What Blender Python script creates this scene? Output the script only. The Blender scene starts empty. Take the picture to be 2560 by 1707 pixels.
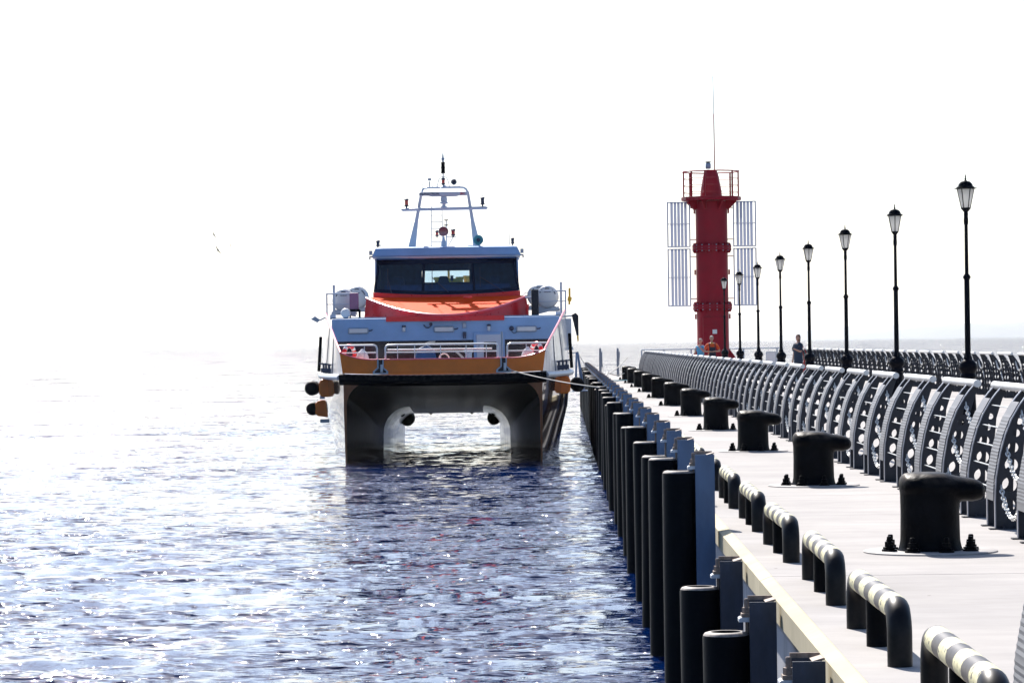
import bpy, bmesh, math, random
import numpy as np
from mathutils import Vector, Matrix
random.seed(7)
rng = np.random.default_rng(11)
R = math.radians
PI = math.pi
scene = bpy.context.scene
C = scene.collection

# ------------------------------------------------------------------ camera
CAM_Z = 3.1           # water is z = 0, the pier deck z = 1.5
DECK = 1.5
psi, theta, rho = 124 / 8000, 5.24 / 8000, 0.014
fw = Vector((-math.sin(psi) * math.cos(theta), math.cos(psi) * math.cos(theta), math.sin(theta)))
r0 = Vector((math.cos(psi), math.sin(psi), 0))
u0 = r0.cross(fw)
Rv = r0 * math.cos(rho) - u0 * math.sin(rho)
Uv = r0 * math.sin(rho) + u0 * math.cos(rho)
cam_data = bpy.data.cameras.new("camera")
cam_data.lens = 112.5
cam_data.sensor_width = 36
cam_data.clip_start = 0.5
cam_data.clip_end = 60000
cam = bpy.data.objects.new("camera", cam_data)
m3 = Matrix((Rv, Uv, -fw)).transposed()
cam.matrix_world = Matrix.Translation((0, 0, CAM_Z)) @ m3.to_4x4()
C.objects.link(cam)
scene.camera = cam

# ------------------------------------------------------------------ sky, sun, exposure
SUN_EL, SUN_AZ_LEFT = 42.5, 16           # sun ahead of the viewer, a little to the left
sun_vec = Vector((-math.sin(R(SUN_AZ_LEFT)) * math.cos(R(SUN_EL)), math.cos(R(SUN_AZ_LEFT)) * math.cos(R(SUN_EL)), math.sin(R(SUN_EL))))
world = bpy.data.worlds.new("World")
scene.world = world
world.use_nodes = True
wn = world.node_tree.nodes
wl = world.node_tree.links
wn.clear()
wo = wn.new("ShaderNodeOutputWorld")
bg = wn.new("ShaderNodeBackground")
sky = wn.new("ShaderNodeTexSky")
sky.sky_type = 'NISHITA'
sky.sun_disc = False
sky.sun_elevation = R(SUN_EL)
sky.sun_rotation = R(-SUN_AZ_LEFT)
sky.altitude = 0
sky.air_density = 0.9
sky.dust_density = 1.5
sky.ozone_density = 4.5
bg.inputs["Strength"].default_value = 0.08
wl.new(sky.outputs[0], bg.inputs["Color"])
wl.new(bg.outputs[0], wo.inputs["Surface"])
sd = bpy.data.lights.new("sun", 'SUN')
sd.energy = 4.0
sd.angle = R(0.53)
sd.color = (1.0, 0.95, 0.88)
so = bpy.data.objects.new("sun", sd)
so.rotation_euler = sun_vec.to_track_quat('Z', 'Y').to_euler()
so.location = (0, 0, 60)
C.objects.link(so)
scene.view_settings.view_transform = 'Standard'
scene.view_settings.look = 'None'
scene.view_settings.gamma = 1
scene.view_settings.exposure = 1.2
scene.view_settings.use_curve_mapping = False
scene.cycles.use_denoising = True
scene.cycles.max_bounces = 7
scene.cycles.transparent_max_bounces = 12
scene.cycles.sample_clamp_indirect = 3
scene.cycles.caustics_reflective = False
scene.cycles.caustics_refractive = False

# ------------------------------------------------------------------ materials
MATS = {}
def mat(name, col, rough=0.5, metal=0.0, var=0.12, scale=6.0, bump=0.0, bscale=60.0, spec=0.5, coat=0.0, stretch=None, rvar=0.1):
    m = bpy.data.materials.new(name)
    m.use_nodes = True
    nt = m.node_tree
    b = nt.nodes["Principled BSDF"]
    b.inputs["Metallic"].default_value = metal
    b.inputs["Specular IOR Level"].default_value = spec
    b.inputs["Coat Weight"].default_value = coat
    tc = nt.nodes.new("ShaderNodeTexCoord")
    mp = nt.nodes.new("ShaderNodeMapping")
    if stretch:
        mp.inputs["Scale"].default_value = stretch
    nt.links.new(tc.outputs["Object"], mp.inputs["Vector"])
    nz = nt.nodes.new("ShaderNodeTexNoise")
    nz.inputs["Scale"].default_value = scale
    nz.inputs["Detail"].default_value = 6
    nz.inputs["Roughness"].default_value = 0.62
    nt.links.new(mp.outputs[0], nz.inputs["Vector"])
    rp = nt.nodes.new("ShaderNodeValToRGB")
    rp.color_ramp.elements[0].position = 0.3
    rp.color_ramp.elements[1].position = 0.7
    lo = [max(0, c * (1 - var)) for c in col]
    hi = [min(1, c * (1 + var)) for c in col]
    rp.color_ramp.elements[0].color = (*lo, 1)
    rp.color_ramp.elements[1].color = (*hi, 1)
    nt.links.new(nz.outputs["Fac"], rp.inputs[0])
    nt.links.new(rp.outputs[0], b.inputs["Base Color"])
    mr = nt.nodes.new("ShaderNodeMapRange")
    mr.inputs["To Min"].default_value = max(0.02, rough - rvar)
    mr.inputs["To Max"].default_value = min(1, rough + rvar)
    nt.links.new(nz.outputs["Fac"], mr.inputs["Value"])
    nt.links.new(mr.outputs[0], b.inputs["Roughness"])
    if bump > 0:
        n2 = nt.nodes.new("ShaderNodeTexNoise")
        n2.inputs["Scale"].default_value = bscale
        n2.inputs["Detail"].default_value = 4
        nt.links.new(mp.outputs[0], n2.inputs["Vector"])
        bp = nt.nodes.new("ShaderNodeBump")
        bp.inputs["Strength"].default_value = bump
        bp.inputs["Distance"].default_value = 0.01
        nt.links.new(n2.outputs["Fac"], bp.inputs["Height"])
        nt.links.new(bp.outputs[0], b.inputs["Normal"])
    MATS[name] = m
    return m

mat("black_iron", (0.003, 0.0035, 0.005), 0.42, spec=0.05, var=0.3, scale=9, bump=0.25, bscale=45)
mat("rubber", (0.003, 0.0035, 0.005), 0.5, spec=0.05, var=0.3, scale=5, bump=0.15, bscale=30)
mat("lamp_black", (0.002, 0.0025, 0.006), 0.35, var=0.2, spec=0.06)
mat("beam_dark", (0.028, 0.035, 0.058), 0.5, var=0.4, scale=7, bump=0.15, bscale=60, stretch=(1, 1, 0.35))
mat("beam_grey", (0.085, 0.14, 0.24), 0.5, var=0.22, scale=5, bump=0.1, bscale=90, stretch=(1, 1, 0.35))
mat("galv", (0.50, 0.53, 0.58), 0.45, metal=0.3, var=0.2, scale=25)
mat("post_grey", (0.025, 0.027, 0.036), 0.45, spec=0.3, var=0.3, scale=7, bump=0.05)
mat("flange_grey", (0.23, 0.24, 0.28), 0.4, metal=0.3, var=0.2, scale=9)
mat("strip_grey", (0.17, 0.17, 0.18), 0.5, spec=0.3, var=0.12, scale=12)
mat("rail_steel", (0.62, 0.62, 0.62), 0.35, metal=0.2, var=0.1, scale=10)
mat("chain_steel", (0.62, 0.62, 0.60), 0.35, metal=0.4, var=0.1)
mat("red_paint", (0.33, 0.001, 0.015), 0.45, spec=0.2, var=0.12, scale=2.5, bump=0.05)
mat("boat_white", (0.50, 0.54, 0.62), 0.3, var=0.05, scale=3, coat=0.2)
mat("boat_front", (0.22, 0.38, 0.62), 0.35, var=0.1, scale=1.4)
mat("hull_dark", (0.10, 0.045, 0.03), 0.12, var=0.4, scale=2.0, coat=1.0, stretch=(2, 2, 0.3), rvar=0.08)
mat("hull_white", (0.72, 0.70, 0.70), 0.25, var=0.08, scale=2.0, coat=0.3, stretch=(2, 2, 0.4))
mat("bow_shade_brown", (0.20, 0.055, 0.008), 0.35, var=0.25, scale=3)
mat("hull_inner", (0.003, 0.0035, 0.006), 0.07, rvar=0.04, bump=0.03, bscale=3, var=0.4, scale=2.0, spec=0.06, stretch=(5, 1, 0.5))
mat("orange", (0.80, 0.17, 0.003), 0.35, var=0.12, scale=2)
mat("bonnet_orange", (0.95, 0.075, 0.004), 0.6, var=0.12, scale=2.2, spec=0.04)
mat("red_boat", (0.72, 0.010, 0.018), 0.3, var=0.1)
mat("cap_pink", (0.85, 0.13, 0.16), 0.3, var=0.1)
mat("dark_glass", (0.004, 0.007, 0.024), 0.08, spec=0.3, var=0.1, coat=0.0)
mat("interior", (0.02, 0.07, 0.19), 0.7, var=0.3)
mat("yellow", (0.75, 0.42, 0.02), 0.45, var=0.1)
mat("white_paint", (0.78, 0.78, 0.76), 0.4, var=0.05)
mat("raft_white", (0.66, 0.66, 0.66), 0.35, var=0.05)
mat("dark_print", (0.03, 0.04, 0.08), 0.5)
mat("red_print", (0.55, 0.02, 0.03), 0.5)
mat("lens_red", (0.55, 0.01, 0.01), 0.15, coat=0.6)
mat("lens_purple", (0.22, 0.03, 0.06), 0.1, coat=0.8)
mat("teal", (0.10, 0.32, 0.36), 0.35, var=0.15)
mat("steel_grey", (0.30, 0.36, 0.44), 0.4, metal=0.3, var=0.15)
mat("rope", (0.42, 0.40, 0.36), 0.8, var=0.25, scale=40)
mat("skin", (0.48, 0.26, 0.18), 0.55, var=0.06)
mat("hair_grey", (0.42, 0.38, 0.34), 0.7, var=0.2, scale=60)
mat("hair_brown", (0.13, 0.055, 0.03), 0.6, var=0.3, scale=60)
mat("shirt_blue", (0.10, 0.38, 0.62), 0.8, var=0.45, scale=18)
mat("shirt_orange", (0.75, 0.09, 0.01), 0.8, var=0.08)
mat("overall", (0.012, 0.014, 0.03), 0.8, var=0.2)
mat("dress", (0.008, 0.022, 0.05), 0.8, var=0.25)
mat("bag_red", (0.45, 0.02, 0.015), 0.6, var=0.15)
mat("gull", (0.07, 0.075, 0.09), 0.7, var=0.2)
mat("plate_grey", (0.31, 0.29, 0.278), 0.7, var=0.15, scale=8)
mat("rust_steel", (0.26, 0.19, 0.15), 0.7, var=0.4, scale=30, bump=0.2)

# concrete deck: pale, faint brushed bands across the walk, scattered dark specks
def concrete(name, base, streak_axis=(0.7, 2.4, 1.0), specks=True, stain=0.12):
    m = bpy.data.materials.new(name); m.use_nodes = True
    nt = m.node_tree; L = nt.links.new
    b = nt.nodes["Principled BSDF"]
    b.inputs["Roughness"].default_value = 0.85
    b.inputs["Specular IOR Level"].default_value = 0.25
    tc = nt.nodes.new("ShaderNodeTexCoord")
    def noise(sc, det, mscale=None):
        mp = nt.nodes.new("ShaderNodeMapping")
        if mscale: mp.inputs["Scale"].default_value = mscale
        L(tc.outputs["Object"], mp.inputs["Vector"])
        n = nt.nodes.new("ShaderNodeTexNoise")
        n.inputs["Scale"].default_value = sc; n.inputs["Detail"].default_value = det
        n.inputs["Roughness"].default_value = 0.65
        L(mp.outputs[0], n.inputs["Vector"])
        return n
    a = noise(1.2, 8, streak_axis)
    r = nt.nodes.new("ShaderNodeValToRGB")
    r.color_ramp.elements[0].position = 0.32; r.color_ramp.elements[1].position = 0.68
    r.color_ramp.elements[0].color = (*[c * (1 - stain) for c in base], 1)
    r.color_ramp.elements[1].color = (*[min(1, c * (1 + stain * 0.6)) for c in base], 1)
    L(a.outputs["Fac"], r.inputs[0])
    out = r.outputs[0]
    big = noise(0.45, 5, (1.0, 0.7, 1.0))
    br = nt.nodes.new("ShaderNodeValToRGB"); br.color_ramp.elements[0].position = 0.36; br.color_ramp.elements[1].position = 0.6
    br.color_ramp.elements[0].color = (0.82, 0.82, 0.83, 1); br.color_ramp.elements[1].color = (1, 1, 1, 1)
    L(big.outputs["Fac"], br.inputs[0])
    mm = nt.nodes.new("ShaderNodeMix"); mm.data_type = 'RGBA'; mm.blend_type = 'MULTIPLY'; mm.inputs["Factor"].default_value = 1.0
    L(out, mm.inputs["A"]); L(br.outputs[0], mm.inputs["B"]); out = mm.outputs["Result"]
    if specks:
        v = nt.nodes.new("ShaderNodeTexVoronoi"); v.inputs["Scale"].default_value = 2.6
        L(tc.outputs["Object"], v.inputs["Vector"])
        lt = nt.nodes.new("ShaderNodeMath"); lt.operation = 'LESS_THAN'; lt.inputs[1].default_value = 0.035
        L(v.outputs["Distance"], lt.inputs[0])
        sp = nt.nodes.new("ShaderNodeSeparateColor"); L(v.outputs["Color"], sp.inputs[0])
        g = nt.nodes.new("ShaderNodeMath"); g.operation = 'GREATER_THAN'; g.inputs[1].default_value = 0.72
        L(sp.outputs[0], g.inputs[0])
        mu = nt.nodes.new("ShaderNodeMath"); mu.operation = 'MULTIPLY'
        L(lt.outputs[0], mu.inputs[0]); L(g.outputs[0], mu.inputs[1])
        mx = nt.nodes.new("ShaderNodeMix"); mx.data_type = 'RGBA'
        L(mu.outputs[0], mx.inputs["Factor"]); L(out, mx.inputs["A"])
        mx.inputs["B"].default_value = (0.06, 0.05, 0.05, 1)
        out = mx.outputs["Result"]
    L(out, b.inputs["Base Color"])
    n2 = noise(70, 4)
    bp = nt.nodes.new("ShaderNodeBump"); bp.inputs["Strength"].default_value = 0.15; bp.inputs["Distance"].default_value = 0.004
    L(n2.outputs["Fac"], bp.inputs["Height"]); L(bp.outputs[0], b.inputs["Normal"])
    MATS[name] = m
concrete("deck_concrete", (0.352, 0.33, 0.314))
concrete("edge_cream", (0.56, 0.485, 0.32), (1, 1, 1), specks=False, stain=0.16)
concrete("wall_concrete", (0.42, 0.42, 0.43), (3, 3, 0.25), specks=False, stain=0.3)

def band_material():       # black and cream bands painted round the barrier tube
    m = bpy.data.materials.new("barrier_bands"); m.use_nodes = True
    nt = m.node_tree; L = nt.links.new; b = nt.nodes["Principled BSDF"]
    tc = nt.nodes.new("ShaderNodeTexCoord"); sx = nt.nodes.new("ShaderNodeSeparateXYZ")
    L(tc.outputs["Object"], sx.inputs[0])
    def mth(op, a, v=None, w=None):
        n = nt.nodes.new("ShaderNodeMath"); n.operation = op
        if isinstance(a, (int, float)): n.inputs[0].default_value = a
        else: L(a, n.inputs[0])
        if v is not None:
            if isinstance(v, (int, float)): n.inputs[1].default_value = v
            else: L(v, n.inputs[1])
        return n.outputs[0]
    nz = nt.nodes.new("ShaderNodeTexNoise"); nz.inputs["Scale"].default_value = 14; L(tc.outputs["Object"], nz.inputs["Vector"])
    wob = mth('MULTIPLY', mth('SUBTRACT', nz.outputs["Fac"], 0.5), 0.02)
    y = mth('ADD', sx.outputs["Y"], wob)
    ph = mth('FRACT', mth('DIVIDE', mth('SUBTRACT', y, 0.10), 0.515))
    cream = mth('LESS_THAN', ph, 0.53)
    inside = mth('MULTIPLY', mth('GREATER_THAN', y, 0.12), mth('LESS_THAN', y, 1.96))
    high = mth('GREATER_THAN', sx.outputs["Z"], 0.195)
    f0 = mth('MULTIPLY', mth('MULTIPLY', cream, inside), high)
    n4 = nt.nodes.new("ShaderNodeTexNoise"); n4.inputs["Scale"].default_value = 26; n4.inputs["Detail"].default_value = 8; L(tc.outputs["Object"], n4.inputs["Vector"])
    f = mth('MULTIPLY', f0, mth('LESS_THAN', n4.outputs["Fac"], 0.635))
    n3 = nt.nodes.new("ShaderNodeTexNoise"); n3.inputs["Scale"].default_value = 30; n3.inputs["Detail"].default_value = 6
    L(tc.outputs["Object"], n3.inputs["Vector"])
    def ramp(c0, c1):
        r = nt.nodes.new("ShaderNodeValToRGB"); r.color_ramp.elements[0].position = .35; r.color_ramp.elements[1].position = .7
        r.color_ramp.elements[0].color = (*c0, 1); r.color_ramp.elements[1].color = (*c1, 1); L(n3.outputs["Fac"], r.inputs[0]); return r.outputs[0]
    mx = nt.nodes.new("ShaderNodeMix"); mx.data_type = 'RGBA'
    mk = nt.nodes.new("ShaderNodeMix"); mk.data_type = 'RGBA'
    L(mth('MULTIPLY', inside, high), mk.inputs["Factor"]); L(ramp((0.003, 0.003, 0.004), (0.008, 0.007, 0.008)), mk.inputs["A"]); L(ramp((0.045, 0.037, 0.035), (0.085, 0.072, 0.068)), mk.inputs["B"])
    b.inputs["Specular IOR Level"].default_value = 0.2
    L(f, mx.inputs["Factor"]); L(mk.outputs["Result"], mx.inputs["A"]); L(ramp((0.66, 0.60, 0.34), (0.78, 0.72, 0.46)), mx.inputs["B"])
    L(mx.outputs["Result"], b.inputs["Base Color"])
    b.inputs["Roughness"].default_value = 0.42
    MATS["barrier"] = m
band_material()

def glass_material(name, tint, gloss=0.12):
    m = bpy.data.materials.new(name); m.use_nodes = True
    nt = m.node_tree; nt.nodes.clear(); L = nt.links.new
    o = nt.nodes.new("ShaderNodeOutputMaterial"); t = nt.nodes.new("ShaderNodeBsdfTransparent"); g = nt.nodes.new("ShaderNodeBsdfGlossy")
    t.inputs[0].default_value = (*tint, 1); g.inputs["Roughness"].default_value = 0.03
    fr = nt.nodes.new("ShaderNodeFresnel"); fr.inputs[0].default_value = 1.5
    mx = nt.nodes.new("ShaderNodeMixShader")
    L(fr.outputs[0], mx.inputs[0]); L(t.outputs[0], mx.inputs[1]); L(g.outputs[0], mx.inputs[2]); L(mx.outputs[0], o.inputs[0])
    MATS[name] = m
glass_material("cabin_glass", (0.80, 0.88, 0.94))

def frosted_material(name, lo, hi, mixf):
    m = bpy.data.materials.new(name); m.use_nodes = True
    nt = m.node_tree; nt.nodes.clear(); L = nt.links.new
    o = nt.nodes.new("ShaderNodeOutputMaterial"); d = nt.nodes.new("ShaderNodeBsdfDiffuse"); t = nt.nodes.new("ShaderNodeBsdfTranslucent")
    nz = nt.nodes.new("ShaderNodeTexNoise"); nz.inputs["Scale"].default_value = 12
    r = nt.nodes.new("ShaderNodeValToRGB"); r.color_ramp.elements[0].color = (*lo, 1); r.color_ramp.elements[1].color = (*hi, 1)
    L(nz.outputs["Fac"], r.inputs[0]); L(r.outputs[0], d.inputs[0]); L(r.outputs[0], t.inputs[0])
    mx = nt.nodes.new("ShaderNodeMixShader"); mx.inputs[0].default_value = mixf
    L(d.outputs[0], mx.inputs[1]); L(t.outputs[0], mx.inputs[2]); L(mx.outputs[0], o.inputs[0])
    MATS[name] = m
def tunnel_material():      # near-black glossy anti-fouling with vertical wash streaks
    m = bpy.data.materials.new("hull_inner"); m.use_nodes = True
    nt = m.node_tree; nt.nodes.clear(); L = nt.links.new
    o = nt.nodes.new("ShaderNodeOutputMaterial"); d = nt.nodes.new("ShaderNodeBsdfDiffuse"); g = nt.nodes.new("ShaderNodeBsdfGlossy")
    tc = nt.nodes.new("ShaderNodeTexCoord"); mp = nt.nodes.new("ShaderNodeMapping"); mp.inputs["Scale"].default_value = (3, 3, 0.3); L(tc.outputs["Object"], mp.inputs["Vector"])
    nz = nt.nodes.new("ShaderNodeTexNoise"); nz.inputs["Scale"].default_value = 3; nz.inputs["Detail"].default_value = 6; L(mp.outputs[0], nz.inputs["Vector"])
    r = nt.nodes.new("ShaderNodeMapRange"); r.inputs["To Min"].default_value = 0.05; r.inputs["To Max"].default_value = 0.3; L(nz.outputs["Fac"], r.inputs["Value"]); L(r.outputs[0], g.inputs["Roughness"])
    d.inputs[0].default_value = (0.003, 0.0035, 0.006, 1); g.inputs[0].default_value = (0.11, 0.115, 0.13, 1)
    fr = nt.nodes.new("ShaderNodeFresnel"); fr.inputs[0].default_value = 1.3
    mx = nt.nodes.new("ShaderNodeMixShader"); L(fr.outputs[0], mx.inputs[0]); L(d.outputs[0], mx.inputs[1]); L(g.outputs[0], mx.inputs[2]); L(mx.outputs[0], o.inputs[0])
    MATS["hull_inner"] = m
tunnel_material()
frosted_material("frosted", (.88, .86, .82), (.95, .94, .91), 0.75)
frosted_material("panel_white", (.50, .52, .62), (.58, .60, .70), 0.10)

# ------------------------------------------------------------------ mesh helpers
class MB:
    def __init__(s): s.v = []; s.f = []
    def add(s, vs, fs):
        o = len(s.v); s.v += [tuple(p) for p in vs]; s.f += [tuple(i + o for i in f) for f in fs]; return s
    def box(s, x0, x1, y0, y1, z0, z1):
        v = [(x0,y0,z0),(x1,y0,z0),(x1,y1,z0),(x0,y1,z0),(x0,y0,z1),(x1,y0,z1),(x1,y1,z1),(x0,y1,z1)]
        return s.add(v, [(0,3,2,1),(4,5,6,7),(0,1,5,4),(1,2,6,5),(2,3,7,6),(3,0,4,7)])
    def tube(s, pts, r, n=10, cap=True):
        pts = [Vector(p) for p in pts]; k = len(pts)
        rs = r if isinstance(r, (list, tuple)) else [r] * k
        rings = []
        prev = None
        for i, p in enumerate(pts):
            t = (pts[min(i + 1, k - 1)] - pts[max(i - 1, 0)]).normalized()
            if prev is None:
                a = Vector((0, 0, 1)) if abs(t.z) < 0.9 else Vector((1, 0, 0))
                u = t.cross(a).normalized()
            else:
                u = (prev - t * prev.dot(t)).normalized()
            prev = u; w = t.cross(u)
            rings.append([p + (u * math.cos(2*PI*j/n) + w * math.sin(2*PI*j/n)) * rs[i] for j in range(n)])
        vs = [q for ring in rings for q in ring]; fs = []
        for i in range(k - 1):
            for j in range(n):
                a, b = i*n + j, i*n + (j+1) % n
                fs.append((a, b, b + n, a + n))
        if cap:
            fs.append(tuple(range(n - 1, -1, -1))); fs.append(tuple((k-1)*n + j for j in range(n)))
        return s.add(vs, fs)
    def lathe(s, prof, n=20, c=(0, 0, 0), axis='z', closed=True):
        vs = []; fs = []
        for (r, h) in prof:
            for j in range(n):
                a = 2*PI*j/n; x, y = r*math.cos(a), r*math.sin(a)
                if axis == 'z': p = (c[0]+x, c[1]+y, c[2]+h)
                elif axis == 'y': p = (c[0]+x, c[1]+h, c[2]+y)
                else: p = (c[0]+h, c[1]+x, c[2]+y)
                vs.append(p)
        k = len(prof)
        for i in range(k-1):
            for j in range(n):
                a, b = i*n+j, i*n+(j+1) % n
                fs.append((a, b, b+n, a+n))
        if closed:
            fs.append(tuple(range(n-1, -1, -1))); fs.append(tuple((k-1)*n+j for j in range(n)))
        return s.add(vs, fs)
    def prism(s, poly, d0, d1, axis='y'):      # poly: (a, b) pairs; extruded d0..d1 along axis
        def P(a, b, d):
            return {'y': (a, d, b), 'x': (d, a, b), 'z': (a, b, d)}[axis]
        n = len(poly); vs = [P(a, b, d0) for a, b in poly] + [P(a, b, d1) for a, b in poly]
        fs = [tuple(range(n-1, -1, -1)), tuple(range(n, 2*n))]
        for i in range(n):
            j = (i+1) % n; fs.append((i, j, j+n, i+n))
        return s.add(vs, fs)
    def loft(s, secs, closed=False, cap=False):
        n = len(secs[0]); vs = [p for sec in secs for p in sec]; fs = []
        for i in range(len(secs)-1):
            for j in range(n if closed else n-1):
                a, b = i*n+j, i*n+(j+1) % n
                fs.append((a, b, b+n, a+n))
        if cap:
            fs.append(tuple(range(n-1, -1, -1))); fs.append(tuple((len(secs)-1)*n+j for j in range(n)))
        return s.add(vs, fs)
    def mesh(s, name, material, smooth=35, doubles=False):
        me = bpy.data.meshes.new(name)
        me.from_pydata(s.v, [], s.f)
        bm = bmesh.new(); bm.from_mesh(me)
        if doubles: bmesh.ops.remove_doubles(bm, verts=bm.verts, dist=1e-5)
        bmesh.ops.recalc_face_normals(bm, faces=bm.faces)
        bm.to_mesh(me); bm.free()
        if smooth:
            me.shade_smooth()
            me.set_sharp_from_angle(angle=R(smooth))
        me.materials.append(MATS[material] if isinstance(material, str) else material)
        return me
    def build(s, name, material, parent=None, smooth=35, bevel=0, loc=None, doubles=False):
        o = bpy.data.objects.new(name, s.mesh(name, material, smooth, doubles))
        C.objects.link(o)
        if parent: o.parent = parent
        if loc: o.location = loc
        if bevel:
            md = o.modifiers.new("bevel", 'BEVEL'); md.width = bevel; md.segments = 2; md.limit_method = 'ANGLE'; md.angle_limit = R(40)
        return o

def inst(name, me, parent=None, loc=(0,0,0), rz=0):
    o = bpy.data.objects.new(name, me); C.objects.link(o); o.location = loc; o.rotation_euler = (0, 0, rz)
    if parent: o.parent = parent
    return o
def tag(o, label=None, cat=None, group=None, kind=None):
    if label: o["label"] = label
    if cat: o["category"] = cat
    if group: o["group"] = group
    if kind: o["kind"] = kind
    return o
def thing(name, label, cat, loc=(0,0,0), rz=0, group=None):
    o = bpy.data.objects.new(name, None); C.objects.link(o); o.location = loc; o.rotation_euler = (0, 0, rz)
    o.empty_display_size = 0.2
    return tag(o, label, cat, group)
def copy_tree(o, parent=None):
    c = o.copy(); C.objects.link(c); c.parent = parent
    for ch in list(o.children): copy_tree(ch, c)
    return c
ONES = ["", "first", "second", "third", "fourth", "fifth", "sixth", "seventh", "eighth", "ninth", "tenth", "eleventh", "twelfth", "thirteenth",
        "fourteenth", "fifteenth", "sixteenth", "seventeenth", "eighteenth", "nineteenth"]
def ordinal(n):
    if n < 20: return ONES[n]
    tens = {2: ("twentieth", "twenty"), 3: ("thirtieth", "thirty"), 4: ("fortieth", "forty")}[n // 10]
    return tens[0] if n % 10 == 0 else tens[1] + "-" + ONES[n % 10]
def evaluated(o, name):
    dg = bpy.context.evaluated_depsgraph_get()
    me = bpy.data.meshes.new_from_object(o.evaluated_get(dg)); me.name = name
    return me

# ------------------------------------------------------------------ water
def build_water():
    u = np.linspace(-0.285, 0.215, 520)
    ys = [12.0]
    rat = 1.0031
    while ys[-1] < 30000:
        ys.append(ys[-1] * rat)
        if ys[-1] > 130: rat = min(1.04, 1 + (rat - 1) * 1.012)
    ys = np.array(ys)
    dy = np.gradient(ys)
    X = ys[:, None] * u[None, :]
    Y = np.repeat(ys[:, None], len(u), 1)
    DYc = np.maximum(dy, ys * (u[1] - u[0]))[:, None]
    Z = np.zeros_like(X); DX = np.zeros_like(X); DY = np.zeros_like(X)
    N = 110
    lam = np.exp(rng.uniform(np.log(0.30), np.log(1.9), N))
    ang = rng.normal(0.25, 0.62, N) + PI / 2 + PI
    env = 1 + 0.45 * np.sin(X * 0.21 + Y * 0.13 + 1.0) * np.sin(X * 0.09 - Y * 0.05 + 2.0)
    for l, a in zip(lam, ang):
        k = 2 * PI / l
        sl = 0.10 * math.sqrt(2 / N) * (1.0 if l < 1.2 else 0.62)
        A = sl / k
        w = np.clip((l / (2.4 * DYc) - 0.6) / 0.9, 0, 1)
        ph = k * (X * math.cos(a) + Y * math.sin(a)) + rng.uniform(0, 2 * PI)
        s, c = np.sin(ph), np.cos(ph)
        Z += A * c * w * env
        DX -= math.cos(a) * A * s * w * env * 0.9
        DY -= math.sin(a) * A * s * w * env * 0.9
    V = np.stack([X + DX, Y + DY, Z], -1).reshape(-1, 3).astype(np.float32)
    nr, nc = X.shape
    idx = np.arange(nr * nc).reshape(nr, nc)
    F = np.stack([idx[:-1, :-1], idx[:-1, 1:], idx[1:, 1:], idx[1:, :-1]], -1).reshape(-1, 4).astype(np.int32)
    me = bpy.data.meshes.new("water")
    me.vertices.add(len(V)); me.vertices.foreach_set("co", V.ravel())
    me.loops.add(F.size); me.loops.foreach_set("vertex_index", F.ravel())
    me.polygons.add(len(F)); me.polygons.foreach_set("loop_start", np.arange(0, F.size, 4, dtype=np.int32))
    me.polygons.foreach_set("loop_total", np.full(len(F), 4, dtype=np.int32))
    me.update(); me.validate()
    me.shade_smooth()
    m = bpy.data.materials.new("sea"); m.use_nodes = True
    nt = m.node_tree; L = nt.links.new; b = nt.nodes["Principled BSDF"]
    b.inputs["Base Color"].default_value = (0.0004, 0.009, 0.056, 1)
    b.inputs["Roughness"].default_value = 0.045
    b.inputs["IOR"].default_value = 1.333
    tc = nt.nodes.new("ShaderNodeTexCoord")
    def nz(scale, ms, det=3):
        mp = nt.nodes.new("ShaderNodeMapping"); mp.inputs["Scale"].default_value = ms; L(tc.outputs["Object"], mp.inputs["Vector"])
        n = nt.nodes.new("ShaderNodeTexNoise"); n.inputs["Scale"].default_value = scale; n.inputs["Detail"].default_value = det
        n.inputs["Roughness"].default_value = 0.55
        L(mp.outputs[0], n.inputs["Vector"]); return n.outputs["Fac"]
    # wavelets too small for the mesh: slopes added straight to the surface normal
    def cnoise(scale, ms, det):
        mp = nt.nodes.new("ShaderNodeMapping"); mp.inputs["Scale"].default_value = ms; L(tc.outputs["Object"], mp.inputs["Vector"])
        n = nt.nodes.new("ShaderNodeTexNoise"); n.inputs["Scale"].default_value = scale; n.inputs["Detail"].default_value = det
        n.inputs["Roughness"].default_value = 0.6; L(mp.outputs[0], n.inputs["Vector"]); return n.outputs["Color"]
    def vm(op, a, b_):
        n = nt.nodes.new("ShaderNodeVectorMath"); n.operation = op
        for q, inp in ((a, n.inputs[0]), (b_, n.inputs[1])):
            if q is None: continue
            if isinstance(q, tuple): inp.default_value = q
            else: L(q, inp)
        return n.outputs[0]
    def peaky(c, k):      # mostly flat facets with a few steep ones
        d = vm('SUBTRACT', c, (0.5, 0.5, 0.5))
        return vm('MULTIPLY', vm('MULTIPLY', d, vm('ABSOLUTE', d, None)), k)
    k1 = cnoise(7.0, (0.6, 1.1, 1), 5)
    c1 = vm('ADD', peaky(k1, (9.0, 17.0, 0.0)), vm('MULTIPLY', vm('SUBTRACT', k1, (0.5, 0.5, 0.5)), (0.6, 0.9, 0.0)))
    c2 = peaky(cnoise(1.7, (0.5, 1.1, 1), 3), (5.5, 10.0, 0.0))
    sx = nt.nodes.new("ShaderNodeSeparateXYZ"); L(tc.outputs["Object"], sx.inputs[0])
    mr = nt.nodes.new("ShaderNodeMapRange"); mr.inputs["From Min"].default_value = 60; mr.inputs["From Max"].default_value = 380
    mr.inputs["To Min"].default_value = 1.0; mr.inputs["To Max"].default_value = 4.4; L(sx.outputs["Y"], mr.inputs["Value"])
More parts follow.
